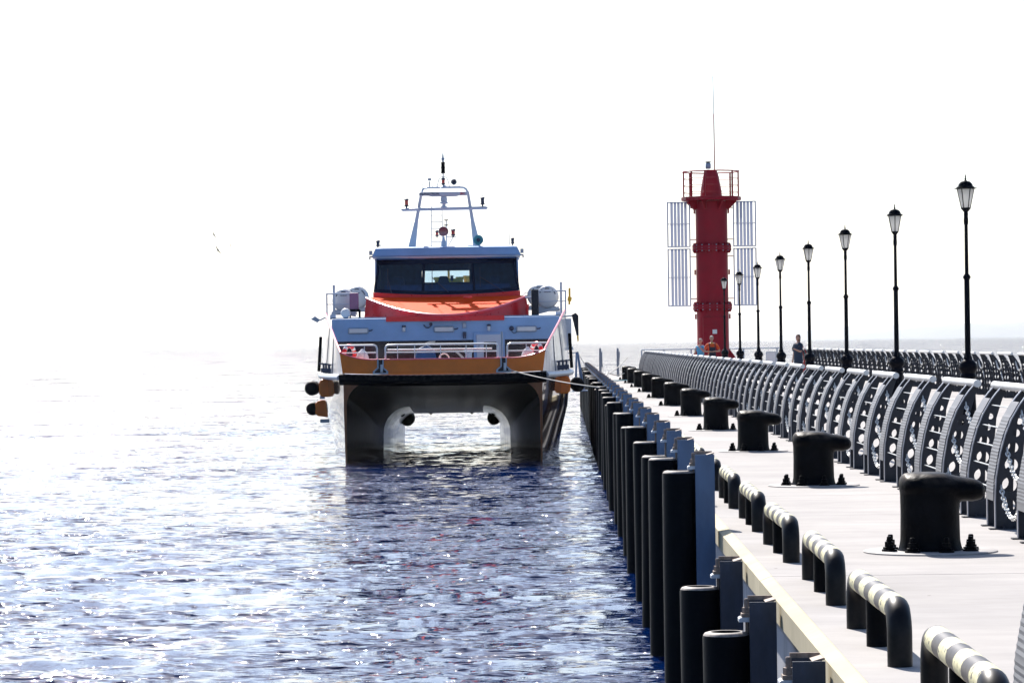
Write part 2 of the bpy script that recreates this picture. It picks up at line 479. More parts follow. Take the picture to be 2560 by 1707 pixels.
    sc_ = nt.nodes.new("ShaderNodeVectorMath"); sc_.operation = 'SCALE'; c3 = peaky(cnoise(0.22, (0.6, 1.2, 1), 3), (1.2, 6.5, 0.0)); L(vm('ADD', vm('ADD', c1, c2), c3), sc_.inputs[0]); L(mr.outputs[0], sc_.inputs["Scale"])
    gm = nt.nodes.new("ShaderNodeNewGeometry")
    nn = vm('NORMALIZE', vm('ADD', sc_.outputs[0], gm.outputs["Normal"]), None)
    L(nn, b.inputs["Normal"])
    me.materials.append(m)
    o = bpy.data.objects.new("water", me); C.objects.link(o)
    tag(o, "rippled blue sea glittering in backlight", kind="structure")
build_water()

# ------------------------------------------------------------------ hills across the bay
def hill(name, dist, x0, x1, prof, depth, label):
    mb = MB(); n = 70; secs = []
    for d, hmul in ((0, 0.0), (0.12, 0.55), (0.35, 1.0), (0.7, 0.6), (1, 0.0)):
        sec = []
        for i in range(n + 1):
            t = i / n; x = x0 + (x1 - x0) * t
            h = prof(t) * hmul * (1 + 0.06 * math.sin(t * 37 + d * 5) + 0.04 * math.sin(t * 83 + d * 11))
            sec.append((x, dist + depth * d, max(h, 0) - 0.5 if hmul == 0 else max(h, 0.1)))
        secs.append(sec)
    mb.loft(secs)
    o = mb.build(name, "hill_green", None, smooth=60)
    return tag(o, label, kind="structure")
mat("hill_green", (0.055, 0.075, 0.085), 0.9, var=0.3, scale=0.01)
hill("hill", 21000, 1800, 6600, lambda t: 117 * min(1, (t / 0.22)) ** 0.6 * (0.72 + 0.55 * t), 2500, "low wooded hills far across the bay behind the nearest lamp")
hill("hill", 26000, 1750, 4100, lambda t: 120 * math.sin(PI * min(1, t * 1.05)) ** 0.6, 2500, "fainter far headland behind the middle lamps")

# ------------------------------------------------------------------ pier
END_Y = 161
pier = thing("pier", "long pale concrete pier running out to the red tower", None)
pier["kind"] = "structure"
EDGE_X, RIGHT_X = 1.32, 15.2
ys = [-2.0] + [10.5 + 11.2 * k for k in range(14)]
ys = [y for y in ys if y < END_Y - 4] + [END_Y]
for a, b in zip(ys[:-1], ys[1:]):
    g = 0.010
    mb = MB(); mb.box(EDGE_X + 0.085, RIGHT_X, a + g, b - g, DECK - 0.3, DECK)
    mb.build("deck_slab", "deck_concrete", pier, smooth=0)
    mb = MB()
    mb.prism([(EDGE_X, DECK - 0.165), (EDGE_X, DECK - 0.028), (EDGE_X + 0.075, DECK + 0.001), (EDGE_X + 0.083, DECK + 0.001), (EDGE_X + 0.083, DECK - 0.165)], a + g, b - g)
    mb.build("edge_kerb", "edge_cream", pier, smooth=0)
mb = MB(); mb.box(EDGE_X + 0.10, RIGHT_X - 0.1, -2, END_Y - 0.1, -2.5, DECK - 0.302)
mb.build("quay_wall", "wall_concrete", pier, smooth=0)

# ------------------------------------------------------------------ fender piles and their steel beams
PILE_Z = [15.95, 19.6, 23.25, 27.35, 31.5, 34.75, 38.4, 42.7, 46.4, 50.9, 54.3, 59.2, 63.1, 67.2, 72.0, 76.5]
while PILE_Z[-1] < 150: PILE_Z.append(PILE_Z[-1] + 4.1 + random.uniform(-0.3, 0.3))
def pile_mesh(top):
    r = 0.145
    return MB().lathe([(r, -2.6), (r, top - 0.03), (r - 0.012, top - 0.010), (r - 0.032, top), (r - 0.055, top), (r - 0.06, top - 0.02)], 26).mesh("tube", "rubber", 32)
def top_ring(top):
    r = 0.145
    return MB().lathe([(r - 0.004, top - 0.018), (r - 0.014, top - 0.003), (r - 0.034, top + 0.003), (r - 0.052, top + 0.003), (r - 0.052, top - 0.01)], 26, closed=False).mesh("worn_rim", "rust_rim", 40)
mat("rust_rim", (0.22, 0.19, 0.17), 0.6, var=0.5, scale=20)
def beam_parts(top, bm_="beam_grey"):
    out = []
    w0, w1 = 1.125, 1.29
    b = MB()
    b.box(w0, w1, -0.012, 0.0, -2.4, top)                 # flange towards the viewer
    b.box(w0, w1, 0.20, 0.212, -2.4, top - 0.004)          # far flange
    b.box(w0 + 0.074, w0 + 0.09, 0.0, 0.2, -2.4, top - 0.03)
    out.append(("beam", b.mesh("beam", bm_, 0), None))
    p = MB(); p.prism([(w0 + 0.1, top - 0.002), (w0 + 0.155, top + 0.014), (w1, top + 0.014), (w1, top + 0.004), (w0 + 0.16, top + 0.004), (w0 + 0.106, top - 0.01)], 0.02, 0.19)
    p.box(w0 + 0.002, w1 - 0.01, 0.214, 0.228, top - 0.02, top + 0.022)
    out.append(("cap_plate", p.mesh("cap_plate", "rust_steel", 0), None))
    k = MB(); k.prism([(w0 - 0.062, top - 0.125), (w0 + 0.01, top - 0.125), (w0 + 0.01, top - 0.098), (w0 - 0.052, top - 0.098), (w0 - 0.062, top - 0.106)], 0.03, 0.17)
    out.append(("bracket", k.mesh("bracket", "galv", 0), None))
    q = MB(); q.box(w0 - 0.045, w0 + 0.012, 0.05, 0.15, top - 0.097, top - 0.075)
    q.lathe([(0.028, top - 0.074), (0.028, top - 0.04)], 6, (w0 - 0.012, 0.10, 0)); q.lathe([(0.015, top - 0.04), (0.015, top + 0.008), (0.011, top + 0.014)], 10, (w0 - 0.012, 0.10, 0))
    q.box(w0 - 0.02, w0 - 0.004, 0.085, 0.115, top - 0.5, top - 0.126)
    out.append(("bolt", q.mesh("bolt", "rust_steel", 30), None))
    return out
tall, low = beam_parts(DECK + 0.63), beam_parts(DECK + 0.0, "beam_dark")
tops = [-0.19, -0.19, -0.19]
pile_meshes = {}
rc = random.Random(3)
for i, y in enumerate(PILE_Z):
    n = i + 1
    t = tops[i] if i < 3 else round(rc.choice([0.49, 0.45, 0.37, 0.47, 0.4]), 2)
    if i == 3: t = 0.49
    if i == 4: t = 0.45
    if i == 5: t = 0.36
    if t not in pile_meshes: pile_meshes[t] = (pile_mesh(DECK + t), top_ring(DECK + t))
    h = "low" if i < 3 else "tall"
    root = thing("fender_pile", f"{h} black tubular fender pile, {ordinal(n)} from the front along the pier edge", "fender pile", (0.985, y + 0.1, 0), 0, "fender piles along the pier edge")
    inst("tube", pile_meshes[t][0], root); inst("worn_rim", pile_meshes[t][1], root)
    root.rotation_euler = (R(rc.uniform(-.45, .45)), R(rc.uniform(-.45, .45)), rc.uniform(0, 6)); root.location.x += rc.uniform(-.012, .012)
    root = thing("steel_beam", f"{'rusty low' if i < 3 else 'tall grey'} steel beam behind the fender pile, {ordinal(n)} from the front", "steel beam", (0, y, 0), 0, "steel beams along the pier edge")
    for nm, me, _ in (low if i < 3 else tall): inst(nm, me, root)
    if i < 3: pass

# ------------------------------------------------------------------ striped barrier bars
def bar_mesh():
    L_, h, r = 2.08, 0.275, 0.062
    pts = [(0, 0, 0), (0, 0, h - 0.13)]
    for k in range(1, 7):
        a = k / 6 * PI / 2; pts.append((0, 0.13 - 0.13 * math.cos(a), h - 0.13 + 0.13 * math.sin(a)))
    for k in range(1, 9): pts.append((0, 0.13 + (L_ - 0.26) * k / 8, h))
    for k in range(1, 7):
        a = k / 6 * PI / 2; pts.append((0, L_ - 0.13 + 0.13 * math.sin(a), h - 0.13 + 0.13 * math.cos(a)))
    pts.append((0, L_, 0))
    return MB().tube(pts, r, 20).mesh("bent_tube", "barrier", 40)
bar_me = bar_mesh()
leg_me = MB().tube([(0, 0, 0), (0, 0, 0.24)], 0.058, 18).mesh("middle_leg", "black_iron", 40)
bar_y = [12.15, 15.65, 19.3, 23.05, 26.8, 30.55, 34.3, 38.05, 41.8]
for i, y in enumerate(bar_y):
    root = thing("striped_barrier", f"low black and cream striped barrier bar, {ordinal(i+1)} from the front", "barrier", (1.63, y, DECK), R(random.uniform(-.4, .4)), "striped barrier bars along the pier edge")
    inst("bent_tube", bar_me, root); inst("middle_leg", leg_me, root, (0, 1.04, 0))

# ------------------------------------------------------------------ bollards
def bollard_mesh():
    bm = bmesh.new()
    def add(prof, n=32, sx=1.0, sy=1.0, cx=0):
        rings = []
        for r, z in prof:
            rings.append([bm.verts.new((cx + r * sx * math.cos(2*PI*j/n), r * sy * math.sin(2*PI*j/n), z)) for j in range(n)])
        for a, b in zip(rings[:-1], rings[1:]):
            for j in range(n): bm.faces.new((a[j], a[(j+1) % n], b[(j+1) % n], b[j]))
        bm.faces.new(rings[0][::-1]); bm.faces.new(rings[-1])
    add([(0.26, 0.0), (0.235, 0.03), (0.224, 0.09), (0.220, 0.30), (0.222, 0.42), (0.218, 0.50), (0.19, 0.56), (0.14, 0.585), (0.06, 0.597)])
    # head: an oval run from the left shoulder out to the hook on the right
    n = 28; secs = []
    for x, zc, hz, wy in ((-0.228, 0.50, 0.02, 0.03), (-0.22, 0.50, 0.06, 0.10), (-0.19, 0.50, 0.088, 0.17), (-0.12, 0.495, 0.104, 0.215), (0.0, 0.49, 0.110, 0.225),
                          (0.12, 0.482, 0.106, 0.205), (0.20, 0.472, 0.094, 0.165), (0.26, 0.466, 0.090, 0.15), (0.33, 0.460, 0.086, 0.14), (0.385, 0.455, 0.066, 0.11), (0.41, 0.453, 0.035, 0.06), (0.416, 0.453, 0.012, 0.02)):
        secs.append([bm.verts.new((x, wy * math.cos(2*PI*j/n), zc + hz * math.sin(2*PI*j/n))) for j in range(n)])
    for a, b in zip(secs[:-1], secs[1:]):
        for j in range(n): bm.faces.new((a[j], a[(j+1) % n], b[(j+1) % n], b[j]))
    bm.faces.new(secs[0][::-1]); bm.faces.new(secs[-1])
    bmesh.ops.recalc_face_normals(bm, faces=bm.faces)
    me = bpy.data.meshes.new("tmp"); bm.to_mesh(me); bm.free()
    o = bpy.data.objects.new("tmp", me); C.objects.link(o)
    md = o.modifiers.new("r", 'REMESH'); md.mode = 'VOXEL'; md.voxel_size = 0.0125
    sm = o.modifiers.new("s", 'SMOOTH'); sm.iterations = 9; sm.factor = 0.5
    me2 = evaluated(o, "bollard_body"); bpy.data.objects.remove(o)
    me2.shade_smooth(); me2.materials.clear(); me2.materials.append(MATS["bollard_iron"])
    return me2
mat("bollard_iron", (0.003, 0.0035, 0.005), 0.42, spec=0.054, var=0.5, scale=6, bump=0.35, bscale=26)
def wear_and_highlight(m, zlo, zhi, col):
    nt = m.node_tree; L = nt.links.new; b = nt.nodes["Principled BSDF"]
    old = b.inputs["Base Color"].links[0].from_socket
    tc = nt.nodes.new("ShaderNodeTexCoord"); sx = nt.nodes.new("ShaderNodeSeparateXYZ"); L(tc.outputs["Object"], sx.inputs[0])
    mr = nt.nodes.new("ShaderNodeMapRange"); mr.inputs["From Min"].default_value = zlo; mr.inputs["From Max"].default_value = zhi; L(sx.outputs["Z"], mr.inputs["Value"])
    nz = nt.nodes.new("ShaderNodeTexNoise"); nz.inputs["Scale"].default_value = 7; nz.inputs["Detail"].default_value = 8; L(tc.outputs["Object"], nz.inputs["Vector"])
    r = nt.nodes.new("ShaderNodeMapRange"); r.inputs["From Min"].default_value = 0.42; r.inputs["From Max"].default_value = 0.66; L(nz.outputs["Fac"], r.inputs["Value"])
    mu = nt.nodes.new("ShaderNodeMath"); mu.operation = 'MULTIPLY'; L(mr.outputs[0], mu.inputs[0]); L(r.outputs[0], mu.inputs[1])
    mx = nt.nodes.new("ShaderNodeMix"); mx.data_type = 'RGBA'; L(mu.outputs[0], mx.inputs["Factor"]); L(old, mx.inputs["A"]); mx.inputs["B"].default_value = (*col, 1)
    L(mx.outputs["Result"], b.inputs["Base Color"])
wear_and_highlight(MATS["bollard_iron"], 0.50, 0.585, (0.10, 0.08, 0.062))  # brown top: rope wear, with the sun's highlight put into the colour
bol_me = bollard_mesh()
plate_me = MB().lathe([(0.5, -0.01), (0.5, 0.010), (0.492, 0.014), (0.2, 0.014)], 56).mesh("base_plate", "plate_grey", 30)
nut_me = MB().lathe([(0.058, 0.014), (0.058, 0.028)], 16).lathe([(0.042, 0.028), (0.044, 0.045), (0.036, 0.048)], 12).lathe([(0.036, 0.045), (0.036, 0.085)], 6).lathe([(0.02, 0.085), (0.02, 0.118), (0.014, 0.124)], 10).mesh("anchor_nut", "black_iron", 25)
for i in range(11):
    y = 24.0 + 11.07 * i
    root = thing("mooring_bollard", f"black iron mooring bollard with hooked head, {ordinal(i+1)} from the front", "bollard", (2.738, y, DECK), R(random.uniform(-1.5, 1.5)), "mooring bollards on the pier")
    inst("bollard_body", bol_me, root); inst("base_plate", plate_me, root)
    for k in range(8):
        a = 2*PI*(k + .35)/8
        inst("anchor_nut", nut_me, root, (0.325*math.cos(a), 0.325*math.sin(a), 0), a)

# ------------------------------------------------------------------ curved steel railing
FR = [(0, 0), (0, .12), (0, .23), (.004, .33), (.011, .43), (.033, .55), (.05, .64), (.09, .78), (.143, .91), (.213, 1.03), (.262, 1.095), (.312, 1.15)]
BK = [(.347, 1.135), (.31, 1.03), (.262, .88), (.245, .71), (.237, .63), (.222, .43), (.215, .2), (.215, 0)]
HOLES = [(.208, .895, .026), (.178, .80, .033), (.152, .68, .044), (.136, .535, .055), (.118, .37, .062), (.108, .2, .056)]
def front_x(z):
    for (x0, z0), (x1, z1) in zip(FR[:-1], FR[1:]):
        if z0 <= z <= z1: return x0 + (x1 - x0) * (z - z0) / (z1 - z0)
    return FR[-1][0]
def post_mesh(seg=16):
    bm = bmesh.new()
    def ring(pts):
        vs = [bm.verts.new((x, -0.005, z)) for x, z in pts]
        for a, b in zip(vs, vs[1:] + vs[:1]): bm.edges.new((a, b))
    ring(FR + BK)
    for x, z, r in HOLES: ring([(x + r*math.cos(2*PI*j/seg), z + r*math.sin(2*PI*j/seg)) for j in range(seg)])
    bmesh.ops.triangle_fill(bm, use_beauty=True, use_dissolve=False, edges=bm.edges[:])
    g = bmesh.ops.extrude_face_region(bm, geom=bm.faces[:])
    bmesh.ops.translate(bm, verts=[v for v in g['geom'] if isinstance(v, bmesh.types.BMVert)], vec=(0, 0.01, 0))
    bmesh.ops.recalc_face_normals(bm, faces=bm.faces)
    me = bpy.data.meshes.new("post"); bm.to_mesh(me); bm.free()
    mb = MB(); mb.add([v.co for v in me.vertices], [tuple(p.vertices) for p in me.polygons])
    mb.box(-0.055, 0.26, -0.05, 0.05, 0.0, 0.012)
    mb.lathe([(0.012, 0.012), (0.012, 0.03)], 6, (0.06, -0.028, 0)); mb.lathe([(0.012, 0.012), (0.012, 0.03)], 6, (0.16, -0.028, 0))
    me2 = mb.mesh("post", "post_grey", 30)
    return me2
def flange_mesh():
    secs = []
    for i, (x, z) in enumerate(FR):
        a = FR[max(i-1, 0)]; b = FR[min(i+1, len(FR)-1)]
        t = Vector((b[0]-a[0], 0, b[1]-a[1])).normalized(); nn = Vector((-t.z, 0, t.x))
        p = Vector((x, 0, max(z, 0.013))); o = p + nn * 0.008
        secs.append([(o.x, -.028, o.z), (o.x, .028, o.z), (p.x, .028, p.z), (p.x, -.028, p.z)])
    return MB().loft(secs, closed=True, cap=True).mesh("flange", "flange_grey", 50)
def strip_mesh():
    secs = []
    z0, z1, n = 0.235, 1.045, 58
    for i in range(n + 1):
        z = z0 + (z1 - z0) * i / n; x = front_x(z)
        dz = 0.01; t = Vector((front_x(min(z + dz, 1.14)) - front_x(z - dz), 0, 2*dz)).normalized(); nn = Vector((-t.z, 0, t.x))
        off = 0.016 + (0.003 if (i % 2 and 3 < i < n - 8) else 0)
        p = Vector((x, 0, z)) + nn * off; q = Vector((x, 0, z)) + nn * 0.009
        secs.append([(p.x, 0.03, p.z), (p.x, 0.47, p.z), (q.x, 0.47, q.z), (q.x, 0.03, q.z)])
    return MB().loft(secs, closed=True, cap=True).mesh("ribbed_strip", "strip_grey", 20)
def chain_mesh():
    mb = MB(); span, sag, N = 1.30, 0.235, 30
    pts = [Vector((0, -span * t, -sag * 4 * t * (1 - t))) for t in np.linspace(0, 1, N + 1)]
    for i in range(N):
        a, b = pts[i], pts[i+1]; c = (a + b) / 2; d = (b - a).normalized(); L2 = (b - a).length * 0.68
        side = d.cross(Vector((1, 0, 0))).normalized()
        u = Vector((1, 0, 0)) if i % 2 else side
        loop = []
        for k in range(8):
            an = 2*PI*k/8; loop.append(c + d * (L2 * math.cos(an)) + u * (0.017 * math.sin(an)))
        loop.append(loop[0]); loop.append(loop[1])
        mb.tube(loop, 0.0062, 5, cap=False)
    return mb.mesh("chain", "chain_steel", 60)
post_me, flange_me, strip_me, chain_me = post_mesh(), flange_mesh(), strip_mesh(), chain_mesh()
hand_me = MB().tube([(.327, -.09, 1.163), (.327, 2.41, 1.163)], 0.036, 16).mesh("handrail", "rail_steel", 40)
rod_me = MB().tube([(0, .5, 0), (0, 1.82, 0)], 0.006, 6).mesh("rod", "chain_steel", 40)
def railing_section(label, loc, mirror=False, group=None, chains=True):
    root = thing("railing_section", label, "railing", (loc[0] + random.uniform(-.008, .008), loc[1] + random.uniform(-.02, .02), loc[2]), R(random.uniform(-.12, .12)), group)
    if mirror: root.scale = (-1, 1, 1)
    for y in (0, .5, 1.82, 2.32):
        p = inst("post", post_me, root, (0, y, 0)); inst("flange", flange_me, p)
    for y in (0, 1.82): inst("ribbed_strip", strip_me, root, (0, y, 0))
    inst("handrail", hand_me, root)
    for z in (.995, .825, .67, .505, .33): inst("rod", rod_me, root, (front_x(z) + 0.03, 0, z))
    if chains:
        for z in (.98, .67, .36): inst("chain", chain_me, root, (front_x(z) + 0.04, -0.01, z))
    return root
NEAR0 = 26.67
k = 0
ysec = []
y = NEAR0 - 3.64
while y < 148:
    ysec.append(y); y += 3.64
for i, y in enumerate(ysec):
    railing_section(f"curved perforated railing section with tube handrail, {ordinal(i+1)} from the front beside bollards", (3.585, y, DECK), group="railing sections on the bollard side")
railing_section("curved railing section cut off at the bottom right corner of the picture", (1.645, 9.45, DECK), chains=False)
RX = 11.45 + 0.327
y = 74.5; i = 0
while y < 155:
    railing_section(f"far-side curved railing section behind the lamps, {ordinal(i+1)} from the right", (RX, y, DECK), True, "railing sections on the far side of the walk")
    y += 3.64; i += 1

# ------------------------------------------------------------------ street lamps
def lamp_parts():
    parts = []
    base = MB().lathe([(.19, 0), (.19, .08), (.165, .10), (.15, .16), (.14, .30), (.128, .60), (.124, .86), (.145, .88), (.145, .92), (.128, .95), (.135, .98), (.165, 1.03), (.168, 1.08), (.155, 1.13), (.11, 1.18), (.085, 1.20), (.075, 1.25), (.058, 1.28), (.055, 1.32)], 18)
    parts.append(("base", base.mesh("base", "lamp_black", 30)))
    pole = MB().lathe([(.052, 1.3), (.048, 2.64), (.046, 2.66)], 14).lathe([(.034, 2.69), (.030, 3.72), (.030, 3.84)], 12)
    parts.append(("pole", pole.mesh("pole", "lamp_black", 30)))
    parts.append(("collar", MB().lathe([(.05, 2.63), (.066, 2.66), (.070, 2.68), (.06, 2.70), (.04, 2.73)], 14).mesh("collar", "lamp_black", 30)))
    parts.append(("neck", MB().lathe([(.04, 3.62), (.042, 3.70), (.036, 3.76), (.04, 3.82), (.03, 3.86)], 12).mesh("neck", "lamp_black", 30)))
    fr = MB(); z0, z1, ra, rb = 3.91, 4.26, .078, .152
    fr.lathe([(.035, 3.84), (.06, 3.87), (.086, 3.90), (.086, 3.92), (.07, 3.92)], 6)
    for k in range(6):
        a = 2*PI*k/6; c, s = math.cos(a), math.sin(a)
        fr.tube([(ra*c, ra*s, z0), (rb*c, rb*s, z1)], 0.009, 6)
    fr.lathe([(.15, 4.25), (.205, 4.262), (.205, 4.272), (.15, 4.28)], 6)
    parts.append(("lantern_frame", fr.mesh("lantern_frame", "lamp_black", 20)))
    roof = MB().lathe([(.165, 4.272), (.16, 4.295), (.135, 4.30), (.125, 4.34), (.085, 4.385), (.05, 4.395), (.03, 4.40), (.012, 4.42), (.022, 4.435), (.010, 4.452), (.014, 4.47), (.004, 4.52)], 12)
    parts.append(("roof_cap", roof.mesh("roof_cap", "lamp_black", 30)))
    pane = MB(); a0, a1 = R(3), R(57); ra -= .004; rb -= .004
    def P(r, a, z): return (r*math.cos(a), r*math.sin(a), z)
    q = [P(ra, a0, z0+.005), P(ra, a1, z0+.005), P(rb, a1, z1-.005), P(rb, a0, z1-.005)]
    pane.add(q, [(0,1,2,3)])
    return parts, pane.mesh("pane", "frosted", 0)
lp, pane_me = lamp_parts()
for i in range(8):
    y = 57.5 + 12.2 * i
    root = thing("street_lamp", f"black street lamp with hexagonal lantern, {ordinal(i+1)} from the right", "street lamp", (7.28, y, DECK), R(30 * (i % 2) + random.uniform(-6, 6)), "street lamps along the walk")
    parts = {}
    for nm, me in lp: parts[nm] = inst(nm, me, root)
    for k in range(6):
        inst("pane", pane_me, parts["lantern_frame"], (0, 0, 0), 2*PI*k/6)

# ------------------------------------------------------------------ red beacon tower
def tower():
    T = thing("beacon_tower", "dark red steel beacon tower with railed platform and slatted side panels", "tower", (7.19, 152, DECK))
    r = 0.756
    for z0, z1 in ((0.0, 3.1), (3.32, 5.9), (6.1, 8.2)):
        MB().lathe([(r, z0), (r, z1)], 48).build("shaft", "red_paint", T, 40)
    for zc in (3.21, 6.0):
        f = MB().lathe([(r, zc-.11), (.93, zc-.11), (.93, zc-.012), (.90, zc-.012), (.90, zc+.012), (.93, zc+.012), (.93, zc+.11), (r, zc+.11)], 48).build("flange", "red_paint", T, 30)
        g = MB().prism([(r-.01, .11), (.93, .11), (.86, .24), (r-.01, .24)], -.012, .012).prism([(r-.01, -.11), (.93, -.11), (.86, -.24), (r-.01, -.24)], -.012, .012).mesh("gusset", "red_paint", 0)
        bo = MB().lathe([(.03, -.16), (.03, .16)], 6, (.89, 0, 0)).mesh("flange_bolt", "steel_grey", 0)
        for k in range(16):
            a = 2*PI*k/16; inst("gusset", g, f, (0, 0, zc), a); inst("flange_bolt", bo, f, (0, 0, zc), a + PI/16)
    MB().lathe([(1.41, 8.24), (1.42, 8.26), (1.42, 8.40), (1.41, 8.41)], 12).build("platform", "red_paint", T, 20)
    br = MB().prism([(r-.01, 7.86), (.86, 7.80), (1.25, 8.15), (1.25, 8.238), (r-.01, 8.238)], -.03, .03).mesh("bracket", "red_paint", 0)
    for k in range(8): inst("bracket", br, T, (0, 0, 0), 2*PI*(k+.5)/8)
    MB().lathe([(.52, 8.41), (.50, 8.7), (.36, 9.45), (.31, 9.60), (.30, 9.64)], 36).build("cone", "red_paint", T, 40)
    rail = MB(); n = 12
    ring = lambda z, rr: [(1.36*math.cos(2*PI*(k+.5)/n), 1.36*math.sin(2*PI*(k+.5)/n), z) for k in range(n+1)]
    for z, rr in ((9.61, .03), (9.28, .013), (8.95, .013), (8.62, .013)):
        MB().tube(ring(z, rr), rr, 8).build("guard_rail", "red_paint", T)
    pm = MB().box(1.33, 1.39, -.028, .028, 8.41, 9.6).mesh("guard_post", "red_paint", 0)
    for k in range(n):
        if k % 2 == 0 or k in (1, 7): inst("guard_post", pm, T, (0, 0, 0), 2*PI*(k+.5)/n)
    la = MB().lathe([(.09, 9.66), (.09, 9.70), (.03, 9.72)], 12).build("lantern", "steel_grey", T)
    MB().lathe([(.11, 9.75), (.13, 9.80), (.13, 9.98), (.10, 10.03)], 12).build("lens", "steel_grey", la)
    MB().lathe([(.03, 10.03), (.14, 10.05), (.14, 10.09), (.03, 10.11)], 12).build("cap", "lamp_black", la)
    la.location.x = -0.12
    an = MB().tube([(.18, 0, 9.6), (.18, 0, 12.35)], .026, 8).build("antenna", "red_paint", T)
    MB().tube([(.18, 0, 12.35), (.16, 0, 14.15)], .017, 6).build("whip", "post_grey", an)
    # slatted day-mark boards
    fr_me = {}
    for sx in (-1, 1):
        P = bpy.data.objects.new("daymark_board", None); C.objects.link(P); P.parent = T
        P["label"] = ("left" if sx < 0 else "right") + " pale slatted board beside the tower"
        P.location = (sx * 1.56, -0.1, 0)
        for z0, z1, zm in ((3.25, 5.98, 4.62), (6.05, 8.2, 7.15)):
            if z0 not in fr_me:
                f = MB()
                f.box(-.55, -.49, -.03, .03, z0, z1); f.box(.49, .55, -.03, .03, z0, z1)
                f.box(-.488, .488, -.03, .03, z0, z0+.05); f.box(-.488, .488, -.03, .03, z1-.05, z1); f.box(-.488, .488, .012, .03, zm-.02, zm+.02)
                fr_me[z0] = f.mesh("board_frame", "panel_white", 0)
                fr_me[(z0, 's')] = MB().add([(-.064,-.02,z0+.052),(.064,-.02,z0+.052),(.064,-.02,z1-.052),(-.064,-.02,z1-.052),(-.064,.01,z0+.052),(.064,.01,z0+.052),(.064,.01,z1-.052),(-.064,.01,z1-.052)], [(0,1,2,3),(0,3,7,4),(1,5,6,2)]).mesh("slat", "panel_white", 0)
            inst("board_frame", fr_me[z0], P)
            for k in range(5): inst("slat", fr_me[(z0, 's')], P, (-.49 + .98*(k+1)/6, 0, 0))
        m = MB()
        for z in (3.6, 5.6, 6.4, 7.9): m.tube([(-sx*.56, .0, z), (-sx*.85, .08, z)], .025, 6)
        m.build("stay", "red_paint", P)
    d = MB().box(-.5, .48, -.80, -.60, .1, 2.72).build("door", "red_paint", T, 0, bevel=.02)
    MB().box(-.42, .40, -.815, -.802, .2, 2.2).build("door_leaf", "red_paint", d, 0)
    MB().box(-.46, .44, -.86, -.802, 2.3, 2.36).build("hood", "red_paint", d, 0)
    MB().box(-.06, .15, -.825, -.817, 1.93, 2.13).build("plaque", "white_paint", d, 0)
    gs = MB().prism([(r-.02, 0), (1.5, 0), (1.5, .06), (1.1, .75), (r-.02, 1.25)], -.04, .04).mesh("base_buttress", "red_paint", 0)
    for k in range(6): inst("base_buttress", gs, T, (0, 0, 0), 2*PI*k/6 + R(-8))
    MB().lathe([(1.6, 0), (1.6, .10), (1.55, .11)], 40).build("plinth", "plate_grey", T, 30)
    cl = MB().box(-.04, .04, -.05, .05, -.12, .12).mesh("side_clamp", "red_paint", 0)
    for z in (2.75, 4.85, 7.75):
        for a in (0, PI): inst("side_clamp", cl, T, ((r+.05)*math.cos(a), 0, z), a)
tower()

# ------------------------------------------------------------------ pier end railing
def end_railing():
    T = thing("end_railing", "thin pale pipe railing across the far end of the pier", "railing", (0, 158.5, DECK))
    MB().tube([(3.95, 0, 1.2), (10.95, 0, 1.2)], .03, 8).build("top_rail", "steel_grey", T)
    w = MB()
    for z in (.3, .6, .9): w.tube([(3.95, 0, z), (10.95, 0, z)], .008, 5)
    w.build("wires", "steel_grey", T)
    for x in (3.95, 5.06, 6.4, 7.6, 9.0, 9.8, 10.65): MB().box(x-.035, x+.035, -.03, .03, 0, 1.17).build("rail_post", "steel_grey", T, 0)
    f = MB(); f.box(10.1, 10.13, -.05, -.032, .25, 1.02); f.box(10.57, 10.6, -.05, -.032, .25, 1.02); f.box(10.132, 10.568, -.05, -.032, .98, 1.02); f.box(10.132, 10.568, -.05, -.032, .25, .29)
    p = f.build("notice_frame", "steel_grey", T, 0)
    MB().box(10.13, 10.57, -.045, -.036, .29, .98).build("notice_panel", "white_paint", p, 0)
end_railing()

